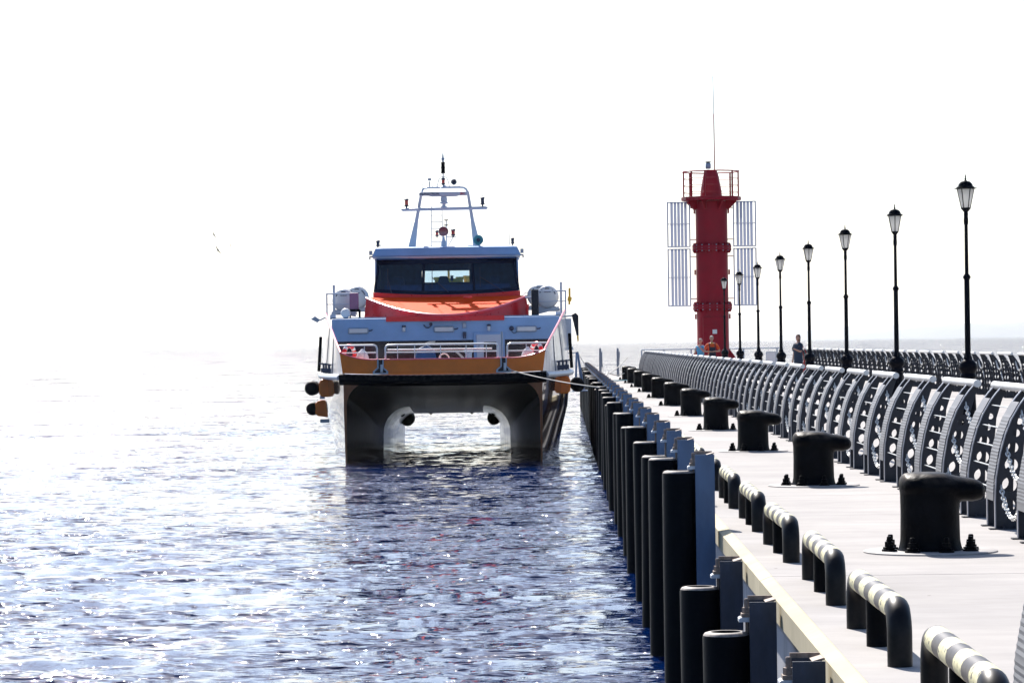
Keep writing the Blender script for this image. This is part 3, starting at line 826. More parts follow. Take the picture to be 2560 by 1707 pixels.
# ------------------------------------------------------------------ catamaran (local: x to the right, y aft, z up from the water)
BOAT_LOC, BOAT_RZ = (-3.13, 84.0, 0.0), math.atan(0.02175)
def smooth_loft(stations, n):
    """stations: list of (by, params...) -> linear/cubic resample of every column"""
    st = np.array(stations, float); t = st[:, 0]; tt = np.linspace(t[0], t[-1], n)
    from_t = [tt]
    for c in range(1, st.shape[1]): from_t.append(np.interp(tt, t, st[:, c]))
    a = np.stack(from_t, 1)
    for _ in range(2): a[1:-1, 1:] = (a[:-2, 1:] + 2*a[1:-1, 1:] + a[2:, 1:]) / 4
    return a
def catamaran():
    B = thing("catamaran", "orange and white twin-hulled passenger boat moored bow-on beside the pier", "boat", BOAT_LOC, BOAT_RZ)
    # by, W deck half width, O outer waterline, K keel, I inner waterline, T tunnel roof, r arch radius
    S = smooth_loft([(0, 2.62, 2.585, 2.57, 2.545, 2.14, .62), (.8, 2.82, 2.68, 2.55, 2.44, 2.06, .66), (2, 3.05, 2.82, 2.52, 2.25, 1.92, .72),
                     (4, 3.32, 3.02, 2.46, 1.98, 1.62, .76), (6, 3.48, 3.14, 2.42, 1.78, 1.36, .74), (9, 3.5, 3.2, 2.38, 1.62, 1.14, .6), (13, 3.5, 3.2, 2.36, 1.55, 1.02, .5), (18, 3.5, 3.2, 2.35, 1.52, 1.0, .42)], 34)
    for sx, side in ((-1, "left"), (1, "right")):
        outer, inner, dk = [], [], []
        for by, W, O, K, I, T, r in S:
            o = [(W, 2.34), (W*.995, 1.9), (O + (W-O)*.8, 1.35), (O + (W-O)*.45, .9), (O + (W-O)*.15, .45), (O, 0), (O - (O-K)*.3, -.35), (K, -.7)]
            outer.append([(sx*x, by, z) for x, z in o])
            i = [(K, -.7), (K - (K-I)*.7, -.35), (I, 0), (I - .005, (T-r)*.5)]
            for q in range(0, 9):
                a = q/8*PI/2; i.append((I - .01 - r*(1-math.cos(a)), T - r + r*math.sin(a)))
            i.append((0.0, T))
            inner.append([(sx*x, by, z) for x, z in i])
            dk.append([(sx*W, by, 2.34), (0, by, 2.34)])
        MB().loft(outer).build("hull_side", "hull_dark", B, 40)
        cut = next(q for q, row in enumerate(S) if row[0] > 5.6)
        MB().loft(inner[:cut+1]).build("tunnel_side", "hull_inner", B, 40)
        MB().loft([[p for p in sec[:-1]] for sec in inner[cut:]]).build("tunnel_side", "hull_white", B, 40)  # aft part pale: reflection of the bright stern water put into the colour
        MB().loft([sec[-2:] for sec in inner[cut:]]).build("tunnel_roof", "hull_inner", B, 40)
        MB().loft(dk).build("deck", "steel_grey", B, 40)
    W, O, K, I, T, r = S[0, 1:]
    for sx in (-1, 1):      # orange bow face round the tunnel mouth, fender shade put into its colour
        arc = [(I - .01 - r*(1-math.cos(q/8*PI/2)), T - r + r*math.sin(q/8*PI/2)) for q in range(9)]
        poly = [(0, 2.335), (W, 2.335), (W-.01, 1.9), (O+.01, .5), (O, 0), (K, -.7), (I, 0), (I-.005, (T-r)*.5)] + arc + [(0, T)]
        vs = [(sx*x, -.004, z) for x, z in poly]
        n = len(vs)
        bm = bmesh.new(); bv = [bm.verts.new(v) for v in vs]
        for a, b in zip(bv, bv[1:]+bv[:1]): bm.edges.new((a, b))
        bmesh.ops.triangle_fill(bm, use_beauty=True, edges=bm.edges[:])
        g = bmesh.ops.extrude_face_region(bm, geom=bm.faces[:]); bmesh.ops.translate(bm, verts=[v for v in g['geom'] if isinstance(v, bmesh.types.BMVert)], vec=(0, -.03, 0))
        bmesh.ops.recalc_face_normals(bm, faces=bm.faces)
        me = bpy.data.meshes.new("bow_face"); bm.to_mesh(me); bm.free(); me.materials.append(MATS["bow_shade_brown"])
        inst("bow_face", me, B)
    # transom
    W, O, K, I, T, r = S[-1, 1:]
    for sx in (-1, 1):
        MB().prism([(sx*I, -.5), (sx*O, -.5), (sx*W, 1.2), (sx*W, 2.34), (0, 2.34), (0, T), (sx*(I-r), T), (sx*I, T-r)], 18.0, 18.04).build("transom", "hull_white", B, 0)
        MB().lathe([(.05, 14.2), (.20, 14.25), (.21, 14.3), (.21, 15.6), (.19, 15.7)], 20, (sx*1.33, 0, .82), 'y').build("exhaust_pipe", "rubber", B)
        MB().prism([(sx*.64-.12, 1.035), (sx*.64+.12, 1.035), (sx*.64+.12, 1.0), (sx*.64, .90), (sx*.64-.12, 1.0)], 16.2, 16.8).build("keel_fin", "rubber", B, 0)
        MB().lathe([(.02, 8.9), (.10, 8.95), (.10, 9.4)], 14, (sx*1.35, 0, 1.12), 'y').build("drain_pipe", "rubber", B)
    # black bow fender with ribs
    f = MB(); secs = []
    N = 64
    for i in range(N + 1):
        x = -2.72 + 5.44*i/N; y0 = -.06 - .10*(1-(x/2.72)**2); up = .05*abs(x/2.72)**3; b = .018 if i % 2 else 0
        secs.append([(x, y0-.16-b, 2.10+up), (x, y0-.20-b, 2.18+up), (x, y0-.16-b, 2.29+up+b*.8), (x, 0.02, 2.325+up), (x, 0.02, 2.02+up)])
    f.loft(secs, closed=True, cap=True).build("bow_fender", "rubber", B, 25)
    # bow bulwark
    ztop = lambda x: 2.71 + .20*max(0, (abs(x)-1.75)/.95)**2.2
    secs = []
    for i in range(41):
        x = -2.70 + 5.40*i/40; y0 = -.05 - .10*(1-(x/2.7)**2); zb = 2.33 + .05*abs(x/2.7)**3
        k = 2.63/2.70
        secs.append([(x*k, y0, zb), (x, y0, ztop(x)), (x, y0+.05, ztop(x)), (x*k, y0+.05, zb)])
    MB().loft(secs, closed=True, cap=True).build("bow_bulwark", "orange", B, 30)
    MB().tube([(x, -.03-.10*(1-(x/2.7)**2), ztop(x)+.012) for x in np.linspace(-2.7, 2.7, 41)], .024, 8).build("bulwark_cap", "cap_pink", B)
    side = [(0, 2.70, 2.91), (1, 2.86, 3.19), (2.5, 3.02, 3.43), (4.2, 3.21, 3.72), (5.2, 3.32, 3.92), (5.9, 3.38, 4.0)]
    sd_ = smooth_loft(side, 18)
    for sx in (-1, 1):
        secs = []
        for by, x, z in sd_:
            W = np.interp(by, S[:, 0], S[:, 1])
            secs.append([(sx*W, by, 2.342), (sx*x, by, z), (sx*(x-.05), by, z), (sx*(W-.05), by, 2.342)])
        pnl = MB().loft(secs, closed=True, cap=True).build("side_bulwark", "hull_white", B, 30)
        MB().tube([(sx*(x-.025), by, z+.012) for by, x, z in sd_], .03, 8).build("bulwark_cap", "cap_pink", B)
        for q in (5, 10):   # panel seams
            by, x, z = sd_[q]; W = np.interp(by, S[:, 0], S[:, 1])
            MB().tube([(sx*(W+.006), by, 2.36), (sx*(x+.006), by, z-.02)], .010, 6).build("seam", "dark_print", pnl)
        # strut, handgrips and gear along the outside
        MB().tube([(sx*3.5, 4.6, 2.42), (sx*3.46, 5.0, 3.35)], .045, 8).build("side_strut", "rubber", B)
        g = MB()
        for by in (2.2, 3.1, 4.1):
            W = float(np.interp(by, S[:, 0], S[:, 1]))
            g.tube([(sx*(W+.02), by, 2.36), (sx*(W+.03), by, 2.62)], .03, 7); g.tube([(sx*(W-.12), by-.1, 2.58), (sx*(W+.14), by+.1, 2.63)], .022, 6); g.box(sx*(W+.04)-.06, sx*(W+.04)+.06, by-.05, by+.05, 2.38, 2.5)
        g.build("deck_gear", "dark_print", B)
        rr = [(sx*(float(np.interp(by, S[:, 0], S[:, 1]))+.06), by, 2.27) for by in np.linspace(.15, 17.8, 26)]
        MB().tube(rr, .075, 10).build("rub_rail", "galv", B)
        fb = MB(); fb.prism([(sx*3.0, 1.72), (sx*3.34, 1.72), (sx*3.42, 1.80), (sx*3.42, 2.1), (sx*3.36, 2.2), (sx*2.95, 2.2), (sx*2.92, 1.95)], 3.0, 3.9); fb.build("fender_bracket", "orange", B, 0, bevel=.03)
        MB().lathe([(.08, 3.02), (.17, 3.05), (.2, 3.12), (.2, 3.4), (.185, 3.42), (.2, 3.44), (.2, 3.8), (.16, 3.88)], 22, (sx*3.62, 0, 1.96), 'y').build("side_fender", "rubber", B)
    # lower fender further aft on the left side
    MB().prism([(-3.52, 1.02), (-3.82, 1.06), (-3.9, 1.14), (-3.9, 1.42), (-3.8, 1.52), (-3.52, 1.52)], 9.6, 10.4).build("fender_bracket", "orange", B, 0, bevel=.03)
    MB().lathe([(.08, 9.6), (.17, 9.63), (.19, 9.7), (.19, 10.4), (.16, 10.5)], 22, (-3.98, 0, 1.27), 'y').build("side_fender", "rubber", B)
    for z in (1.56, .86): MB().box(-3.76, -3.5, 9.7, 10.2, z, z+.10).build("fender_lug", "steel_grey", B, 0)
    # bow chutes for the mooring lines
    for x in (-1.63, 1.60):
        c = MB(); y0 = -.17 - .10*(1-(x/2.7)**2)+.09
        c.prism([(x-.20, 2.345), (x-.20, 2.42), (x-.085, 2.52), (x-.085, 2.74), (x-.05, 2.74), (x-.05, 2.50), (x-.15, 2.42), (x-.15, 2.38), (x+.15, 2.38), (x+.15, 2.42), (x+.05, 2.50), (x+.05, 2.74), (x+.085, 2.74), (x+.085, 2.52), (x+.20, 2.42), (x+.20, 2.345)], y0-.03, y0+.04)
        ch = c.build("line_chute", "steel_grey", B, 0)
        MB().prism([(x-.148, 2.382), (x-.148, 2.42), (x-.048, 2.50), (x-.048, 2.735), (x+.048, 2.735), (x+.048, 2.50), (x+.148, 2.42), (x+.148, 2.382)], y0-.005, y0+.02).build("chute_slot", "dark_glass", ch, 0)
        MB().tube([(x+.03, y0-.03, 2.40), (x+.03, y0-.03, 2.60)], .035, 8).build("roller", "galv", ch)
    # bow railings
    def rail(x0, x1, posts, round0, round1):
        yy = lambda x: .02 - .10*(1-(x/2.7)**2)
        m = MB(); pts = []
        if round0: pts += [(x0, yy(x0), 2.72), (x0, yy(x0), 3.03), (x0+.02, yy(x0), 3.08), (x0+.08, yy(x0), 3.11)]
        else: pts += [(x0, yy(x0), 3.11)]
        for t in np.linspace(.1, .9, 7): pts.append((x0+(x1-x0)*t, yy(x0+(x1-x0)*t), 3.11))
        if round1: pts += [(x1-.08, yy(x1), 3.11), (x1-.02, yy(x1), 3.08), (x1, yy(x1), 3.03), (x1, yy(x1), 2.72)]
        else: pts += [(x1, yy(x1), 3.11)]
        m.tube(pts, .024, 8); m.tube([(x0, yy(x0), 2.91), ((x0+x1)/2, yy((x0+x1)/2), 2.91), (x1, yy(x1), 2.91)], .016, 7)
        rl = m.build("bow_rail", "white_paint", B)
        for x in posts: MB().tube([(x, yy(x), 2.70), (x, yy(x), 3.10)], .013, 6).build("stanchion", "white_paint", rl)
    rail(-2.73, -1.72, (-2.05,), False, True)
    rail(-1.50, 1.46, (-1.18, -.73, -.05, .62, 1.15), True, True)
    rail(1.70, 2.74, (2.2,), True, False)
    MB().tube([(-1.45, .12, 2.98), (1.3, .12, 2.98)], .022, 7).build("spare_spar", "galv", B)
    # foredeck gear
    MB().lathe([(.14, 2.34), (.14, 2.5), (.09, 2.55), (.09, 2.85), (.13, 2.9), (.13, 2.98)], 16, (.66, 3.0, 0)).build("capstan", "steel_grey", B)
    hoop = [(.03+.13*math.cos(a), .6, 2.73+.13*math.sin(a)) for a in np.linspace(0, 2*PI, 21)]
    MB().tube(hoop, .018, 7).build("hand_wheel", "white_paint", B)
    MB().prism([(-.9, 2.34), (-.2, 2.34), (-.28, 2.95), (-.5, 3.1), (-.75, 3.0), (-.85, 2.7)], 4.0, 4.8).build("covered_winch", "interior", B, 0, bevel=.06)
    MB().prism([(-.70, 3.10), (-.28, 3.16), (-.25, 3.2), (-.42, 3.20), (-.55, 3.14)], 3.9, 4.1).build("winch_flap", "rope", B, 0)
    MB().tube([(.35, 2.2, 2.9), (.65, 2.4, 2.6)], .03, 6).build("deck_spar", "rope", B)
    # deckhouse
    F = 6.4
    h = MB(); h.prism([(-3.22, 2.342), (3.22, 2.342), (3.22, 3.86), (-3.22, 3.86)], F, 16.0)
    dh = h.build("deckhouse", "boat_front", B, 0, bevel=.02)
    MB().box(-3.225, .78, F-.012, F-.001, 2.36, 3.22).box(1.67, 3.225, F-.012, F-.001, 2.36, 3.22).build("window_band", "dark_glass", dh, 0)
    MB().box(-3.3, 3.3, F+.6, 16.1, 3.862, 3.90).build("upper_deck", "steel_grey", B, 0)
    for x, z in ((-2.47, 3.52), (-.05, 3.53), (2.28, 3.51)):
        l = MB().box(x-.29, x+.29, F-.07, F-.001, z-.085, z+.085).build("deck_light", "steel_grey", dh, 0, bevel=.03)
        MB().box(x-.25, x+.25, F-.085, F-.072, z-.055, z+.055).build("light_cover", "raft_white", l, 0)
        MB().tube([(x+.29, F-.03, z), (x+.36, F-.04, z), (x+.40, F-.03, z+.03)], .016, 6).build("light_cable", "dark_print", l)
    for x in (-1.18, 1.22):
        l = MB().lathe([(.03, 3.66), (.055, 3.65), (.055, 3.60)], 12, (x, F-.07, 0)).build("wall_lamp", "dark_print", dh)
        MB().lathe([(.045, 3.60), (.045, 3.50), (.02, 3.47)], 12, (x, F-.07, 0)).build("lamp_glass", "raft_white", l)
    MB().tube([(-.62, F-.02, 3.66), (-.56, F-.05, 3.59), (-.48, F-.05, 3.58), (-.42, F-.05, 3.63), (-.42, F-.03, 3.68)], .018, 6).lathe([(.03, -.06), (.05, 0)], 10, (-.42, F-.01, 3.68), 'y').build("hose_hook", "dark_print", dh)
    MB().box(.48, .58, F-.06, F-.001, 3.56, 3.70).build("junction_box", "steel_grey", dh, 0, bevel=.01)
    MB().box(.48, .58, F-.08, F-.001, 3.33, 3.45).box(.49, .52, F-.06, F-.03, 3.26, 3.329).box(.54, .57, F-.06, F-.03, 3.26, 3.329).build("socket", "dark_print", dh, 0)
    MB().lathe([(.03, -.09), (.07, -.07), (.07, 0)], 14, (1.86, F, 3.53), 'y').tube([(1.86, F-.03, 3.45), (1.92, F-.03, 3.39), (2.0, F-.03, 3.42), (2.03, F-.03, 3.53)], .012, 6).build("siren", "dark_print", dh)
    dr = MB().box(.79, 1.66, F-.05, F-.001, 2.36, 3.43).build("door_frame", "boat_front", dh, 0, bevel=.01)
    MB().box(.86, 1.60, F-.085, F-.051, 2.40, 3.37).build("door", "boat_white", dr, 0, bevel=.06)
    MB().box(1.07, 1.42, F-.094, F-.086, 2.62, 3.16).build("door_window", "dark_glass", dr, 0, bevel=.05)
    MB().lathe([(.025, -.12), (.035, -.09), (.02, -.085)], 10, (.93, F, 3.05), 'y').build("door_handle", "steel_grey", dr)
    MB().tube([(1.56, -.12+.05, 2.6), (1.56, -.07, 3.42)], .028, 8).build("bow_staff", "steel_grey", B)
    # bonnet under the wheelhouse windows
    def bon(t, e):      # t -1..1 across, e 0 back .. 1 front edge
        x = 2.31*t; by1 = 8.35 - 2.2*(1-t*t); z1 = 4.46 - .53*(1-t*t)
        by0 = 9.45 - .25*(1-t*t); z0 = 4.50 - .02*(1-t*t); x0 = 2.16*t
        return (x0 + (x-x0)*e, by0 + (by1-by0)*e, z0 + (z1-z0)*e + .06*math.sin(PI*e)*(1-t*t))
    ts = np.linspace(-1, 1, 41)
    MB().loft([[bon(t, e) for t in ts] for e in np.linspace(0, 1, 9)]).build("bonnet", "bonnet_orange", B, 60)
    MB().tube([bon(t, 1) for t in ts], .035, 8).build("bonnet_lip", "cap_pink", B)
    secs = []
    for z_ in np.linspace(0, 1, 6):
        row = []
        for t in ts:
            x, y, z = bon(t, 1)
            sp = 1 + .035*z_
            row.append((x*sp, y + .02 - .03*z_, z + (3.765 - z)*z_))
        secs.append(row)
    MB().loft(secs).build("bonnet_skirt", "red_boat", B, 60)
    MB().box(-1.68, 1.66, F-.06, F+.25, 3.765, 3.90).build("brow_base", "red_boat", B, 0)
    MB().lathe([(.13, 0), (.13, .03), (.1, .05)], 20, (.62, 8.1, 4.43)).build("hatch", "red_boat", B)
    # wheelhouse shell
    zb, zt = 4.55, 5.64
    def fr(x, z):       # windscreen plan: bowed forward in the middle, raked back at the top
        k = (z - zb)/(zt - zb)
        return 8.80 - .28*(1-(x/2.15)**2) + .42*k
    wb, wt = 2.15, 2.02
    secs = []
    for z in (4.36, 4.55):
        secs.append([(wb*t, fr(wb*t, zb) + (.004 if z < 4.5 else 0), z + .10*(t*t) * (1 if z > 4.5 else 0)) for t in ts])
    MB().loft(secs).build("sill_band", "red_boat", B, 60)
    for sx in (-1, 1):
        MB().prism([(8.8, 4.36), (12.6, 4.36), (12.6, zt), (12.4, zt), (8.8 + .42, zt)], sx*2.06, sx*2.10, 'x').build("cabin_side", "boat_front", B, 0)
        MB().prism([(9.7, 4.85), (11.9, 4.85), (11.9, 5.5), (9.9, 5.5)], sx*2.105, sx*2.112, 'x').build("side_window", "dark_glass", B, 0)
    aft = MB(); aft.box(-2.06, -.80, 12.5, 12.56, 4.36, zt).box(.64, 2.06, 12.5, 12.56, 4.36, zt).box(-.799, .639, 12.5, 12.56, 4.36, 4.99).box(-.799, .639, 12.5, 12.56, 5.34, zt)
    aft.build("cabin_back", "interior", B, 0)
    MB().box(-.79, .63, 12.52, 12.53, 4.99, 5.34).build("rear_window", "cabin_glass", B, 0)
    MB().box(-2.05, 2.05, 8.9, 12.49, 4.37, 4.40).build("cabin_floor", "interior", B, 0)
    MB().prism([(-1.95, 4.40), (1.95, 4.40), (1.85, 4.86), (-1.85, 4.86)], 9.3, 9.7).build("console", "interior", B, 0, bevel=.03)
    MB().box(-2.05, 2.05, 8.95, 12.49, 5.60, 5.635).build("cabin_ceiling", "interior", B, 0)
    for x in (-.12, -1.45, 1.42):
        MB().prism([(x-.17, 4.45), (x+.17, 4.45), (x+.17, 4.95), (x+.12, 5.14), (x-.12, 5.14), (x-.17, 4.95)], 10.8, 10.95).build("seat_back", "interior", B, 0, bevel=.03)
    MB().box(.10, .19, 9.7, 9.75, 4.98, 5.13).tube([(.145, 9.72, 4.85), (.145, 9.72, 4.99)], .015, 6).build("chart_screen", "dark_print", B, 0)
    # windscreen panes and pillars
    def pane(t0, t1, z0, z1, name, m, out):
        tt = np.linspace(t0, t1, 13); rows = []
        for z in (z0, z1):
            k = (z - zb)/(zt - zb); hw = wb + (wt - wb)*k
            rows.append([(hw*t, fr(hw*t, z) + out, z + (.10*t*t if z < 4.8 else 0)) for t in tt])
        rows += [[(x, y + .012, z) for x, y, z in rows[1]], [(x, y + .012, z) for x, y, z in rows[0]]]
        return MB().loft(rows + [rows[0]]).build(name, m, B, 40)
    for t0, t1 in ((-.955, -.345), (-.30, .355), (.395, .955)): pane(t0, t1, 4.66, 5.45, "window_pane", "cabin_glass", .012)
    pane(-.995, .995, 5.452, 5.63, "visor_band", "dark_glass", 0)
    pane(-.995, .995, 4.556, 4.658, "lower_band", "dark_glass", 0)
    for t0, t1 in ((-.995, -.957), (-.343, -.302), (.357, .393), (.957, .995)): pane(t0, t1, 4.66, 5.45, "pillar", "dark_glass", 0)
    for x0, x1 in ((-1.72, -1.66), (-.42, .0), (.98, 1.62)):
        MB().tube([(x1+.05, fr(x1, 4.62)-.05, 4.62), (x0, fr(x0, 5.05)-.02, 5.06)], .013, 6).tube([(x0, fr(x0, 4.75)-.02, 4.78), (x0, fr(x0, 5.35)-.02, 5.34)], .012, 6).build("wiper", "dark_print", B)
    # roof
    secs = []
    for z, w, y0, y1 in ((5.64, 2.16, 8.95, 12.7), (5.72, 2.18, 8.86, 12.75), (5.94, 2.08, 8.93, 12.7), (5.97, 2.0, 9.02, 12.6)):
        row = [(w*t, y0 + .22*t*t if abs(t) < .999 else y0 + .26, z) for t in np.linspace(-1, 1, 21)] + [(w, y1, z), (-w, y1, z)]
        secs.append(row)
    MB().loft(secs, closed=True, cap=True).build("roof", "boat_front", B, 25)
    MB().tube([(2.15*t, 8.93 + .22*t*t, 5.668) for t in np.linspace(-1, 1, 21)], .045, 8).build("roof_trim", "boat_white", B)
    for x in (-.55, .75): MB().box(x-.12, x+.12, 9.3, 9.5, 5.965, 6.0).build("roof_vent", "boat_white", B, 0)
    # mast
    Y = 10.0
    def leg(p, q, w0, w1, d=.05):
        (x0, z0), (x1, z1) = p, q
        return MB().prism([(x0-w0, z0), (x0+w0, z0), (x1+w1, z1), (x1-w1, z1)], Y-d, Y+d)
    for sx, xb, xt in ((-1, -1.03, -.78), (1, .90, .70)):
        leg((xb, 5.97), (xb - sx*.10 if False else (xb*.86), 6.75), .115, .055).build("mast_leg", "boat_white", B, 0, bevel=.01)
        leg((xb*.86, 6.752), (xt*.92, 7.62), .053, .04).build("mast_leg", "boat_white", B, 0, bevel=.01)
    MB().tube([(-.71, Y, 7.60), (-.69, Y, 7.68), (-.64, Y, 7.73), (-.5, Y, 7.745), (.4, Y, 7.745), (.53, Y, 7.73), (.60, Y, 7.68), (.64, Y, 7.60)], .032, 8).build("mast_arch", "boat_white", B)
    yd = MB().tube([(-1.33, Y-.06, 7.10), (-1.28, Y-.06, 7.10), (1.18, Y-.06, 7.12), (1.23, Y-.06, 7.12)], [.02, .05, .05, .02], 10).build("yard", "boat_white", B)
    def nav(x, z, y, lens, parent, hh=.21, r=.065):
        b = MB().lathe([(r*.4, -.05), (r*.4, 0), (r, 0), (r, .035), (r*.8, .04)], 14, (x, y, z)).build("nav_light", "dark_print", parent)
        MB().lathe([(r*.8, hh-.045), (r, hh-.04), (r, hh), (r*.5, hh+.02)], 14, (x, y, z)).build("cap", "dark_print", b)
        MB().lathe([(r*.78, .038), (r*.78, hh-.043)], 14, (x, y, z)).build("lens", lens, b)
    nav(-1.17, 7.20, Y-.06, "lens_red", B); nav(1.08, 7.22, Y-.06, "dark_print", B)
    nav(-2.02, 6.02, 9.6, "dark_print", B, .16, .055); nav(1.95, 6.04, 9.6, "dark_print", B, .16, .055)
    ra = MB().box(-.79, .63, Y-.30, Y-.12, 7.49, 7.60).build("radar_scanner", "boat_white", B, 0, bevel=.02)
    MB().prism([(-.5, 7.488), (.38, 7.488), (.30, 7.465), (-.42, 7.465)], Y-.28, Y-.14).build("scanner_trough", "boat_white", ra, 0)
    for txt, x, size, m in (("ALPHATRON", -.765, .098, "dark_print"), ("JRC", .43, .088, "red_print")):
        cu = bpy.data.curves.new("lettering", 'FONT'); cu.body = txt; cu.size = size; cu.extrude = .002; cu.offset = .0025
        o = bpy.data.objects.new("lettering", cu); C.objects.link(o); o.parent = ra; o.location = (x, Y-.305, 7.512); o.rotation_euler = (R(90), 0, 0)
        lm = evaluated(o, "lettering"); lm.materials.clear(); lm.materials.append(MATS[m])
        o2 = inst("lettering", lm, ra, tuple(o.location)); o2.rotation_euler = (R(90), 0, 0); bpy.data.objects.remove(o)
    MB().lathe([(.10, 7.13), (.10, 7.17), (.05, 7.18), (.05, 7.24), (.12, 7.26), (.12, 7.30), (.09, 7.32), (.10, 7.40), (.08, 7.464)], 14, (-.06, Y-.2, 0)).build("radar_pedestal", "boat_white", B)
    # mast head
    X0 = -.075
    MB().lathe([(.15, 7.76), (.08, 7.80), (.03, 7.82)], 16, (X0, Y, 0)).build("mast_dome", "boat_white", B)
    nav(X0, 7.83, Y, "lens_red", B, .18, .06)
    MB().tube([(X0-.19, Y, 7.75), (X0-.13, Y, 7.98), (X0-.08, Y, 8.05), (X0, Y, 8.06), (X0+.08, Y, 8.05), (X0+.13, Y, 7.98), (X0+.19, Y, 7.75)], .013, 6).build("mast_hoop", "boat_white", B)
    MB().tube([(X0, Y, 8.02), (X0, Y, 8.16)], .02, 8).build("mast_head", "boat_white", B)
    lt = MB().lathe([(.07, 8.16), (.06, 8.19), (.055, 8.30), (.066, 8.32), (.066, 8.345), (.055, 8.36), (.055, 8.45), (.066, 8.48), (.04, 8.50)], 14, (X0, Y, 0)).build("signal_lights", "lamp_black", B)
    MB().lathe([(.03, 8.50), (.03, 8.55), (.055, 8.57), (.05, 8.60), (.03, 8.62), (.012, 8.76)], 12, (X0, Y, 0)).build("finial", "steel_grey", lt)
    def horn(x, z, y, r, m, name="horn"):
        MB().lathe([(r, -.10), (r*.97, -.11), (r*.35, 0), (r*.3, .12), (.02, .16)], 20, (x, y, z), 'y', closed=False).build(name, m, B)
        MB().lathe([(r*.36, -.02), (r*.2, -.015), (.001, -.01)], 16, (x, y, z), 'y').tube([(x, y+.05, z-r*.3), (x, y+.05, z-r-.02)], .015, 6).build("horn_throat", "dark_print", B)
    horn(.24, 7.90, Y, .088, "steel_grey"); horn(.94, 6.16, 9.55, .15, "teal")
    MB().tube([(-.48, Y, 7.75), (-.48, Y, 7.93)], .018, 6).box(-.53, -.43, Y-.04, Y+.04, 7.95, 8.02).build("wind_sensor", "steel_grey", B)
    m = MB()
    for x, h_ in ((-.69, .14), (-.56, .07), (-.40, .07), (.36, .24), (.40, .08)): m.tube([(x, Y, 7.72), (x, Y, 7.74+h_)], .008, 5)
    m.build("sensor_pins", "steel_grey", B)
    # ladder
    ld = MB()
    for x in (-.44, -.12): ld.tube([(x, Y-.02, 5.97), (x, Y-.02, 7.22)], .014, 6)
    ldo = ld.build("ladder", "boat_white", B)
    rung = MB().tube([(-.44, Y-.02, 0), (-.12, Y-.02, 0)], .012, 6).mesh("rung", "boat_white")
    for k in range(6): inst("rung", rung, ldo, (0, 0, 6.14 + .195*k))
    # search light group
    sl = MB().lathe([(.145, -.10), (.15, -.08), (.14, .02), (.08, .12)], 22, (-.08, 9.45, 6.42), 'y', closed=False).build("search_light", "boat_white", B)
    MB().lathe([(.001, -.07), (.14, -.078), (.14, -.06)], 22, (-.08, 9.45, 6.42), 'y').build("light_glass", "lens_purple", sl)
    MB().lathe([(.085, 5.96), (.075, 6.1), (.04, 6.2), (.03, 6.28)], 14, (-.08, 9.5, 0)).build("light_stand", "boat_white", sl)
    nav(.20, 6.30, 9.7, "lens_red", B, .19, .07); nav(-.28, 6.30, 9.9, "lens_red", B, .16, .05)
    MB().tube([(.05, 9.7, 6.0), (.2, 9.7, 6.26)], .012, 5).tube([(-.02, 9.7, 6.27), (.30, 9.7, 6.27)], .012, 5).tube([(.0, 9.7, 5.97), (.0, 9.7, 6.75)], .02, 6).build("light_bracket", "boat_white", B)
    MB().lathe([(.07, 6.60), (.07, 6.63)], 12, (.0, 9.7, 0)).lathe([(.065, 6.75), (.065, 6.78)], 12, (.0, 9.7, 0)).build("antenna_disc", "dark_print", B)
    def whip(x, y, z0, z1, dx=0):
        MB().tube([(x, y, z0), (x+dx*.3, y, z0+.25), (x+dx, y, z1)], [.012, .009, .004], 5).build("whip_antenna", "boat_white", B)
    whip(-1.19, Y, 7.12, 8.18, -.03); whip(1.08, Y, 7.14, 8.2, 0); whip(-1.05, Y+.5, 6.6, 7.35); whip(-1.95, 9.6, 6.0, 7.05, -.02); whip(1.86, 9.6, 6.0, 7.05, 0)
    for sx in (-1, 1):
        MB().box(sx*2.22-.05, sx*2.22+.05, 9.2, 9.3, 5.75, 5.88).tube([(sx*2.15, 9.25, 5.7), (sx*2.25, 9.25, 5.7), (sx*2.25, 9.25, 5.62)], .03, 6).build("side_light", "steel_grey", B)
    MB().tube([(-2.0, 9.6, 6.0), (-2.35, 9.6, 5.97)], .008, 5).build("spreader", "steel_grey", B)
    # aft deck yellow gear
    MB().tube([(.0, 14.3, 4.6), (.0, 14.3, 6.0)], .035, 8).lathe([(.10, 4.7), (.10, 5.08), (.13, 5.09), (.13, 5.17), (.10, 5.17)], 14, (-.33, 14.2, 0)).lathe([(.10, 4.7), (.10, 5.08), (.13, 5.09), (.13, 5.17), (.10, 5.17)], 14, (.34, 14.2, 0)).box(-.2, .3, 14.1, 14.4, 4.6, 5.12).lathe([(.09, 4.7), (.09, 5.10), (.11, 5.11), (.11, 5.21), (.09, 5.21)], 14, (.55, 14.6, 0)).build("yellow_davit", "yellow", B)
    MB().box(-1.2, 1.2, 13.9, 15.2, 3.902, 4.72).build("engine_casing", "boat_white", B, 0, bevel=.05)
    # upper deck frames and boxes beside the wheelhouse
    for sx in (-1, 1):
        fr_ = MB(); xo, xi = sx*3.28, sx*2.66
        fr_.box(min(xo, xo+.07), max(xo, xo+.07), 8.4, 8.47, 3.9, 4.86)
        fr_.tube([(sx*3.44, 8.2, 3.92), (sx*3.44, 8.2, 4.62)], .022, 7)
        fr_.tube([(sx*3.44, 8.2, 4.60), (sx*2.6, 8.2, 4.60)], .02, 7); fr_.tube([(sx*3.44, 8.2, 4.30), (sx*2.6, 8.2, 4.30)], .015, 6)
        fr_.prism([(sx*2.62, 3.93), (sx*3.25, 4.08), (sx*3.25, 4.16), (sx*2.62, 4.01)], 8.45, 8.55)
        fr_.build("raft_frame", "boat_white", B, 0)
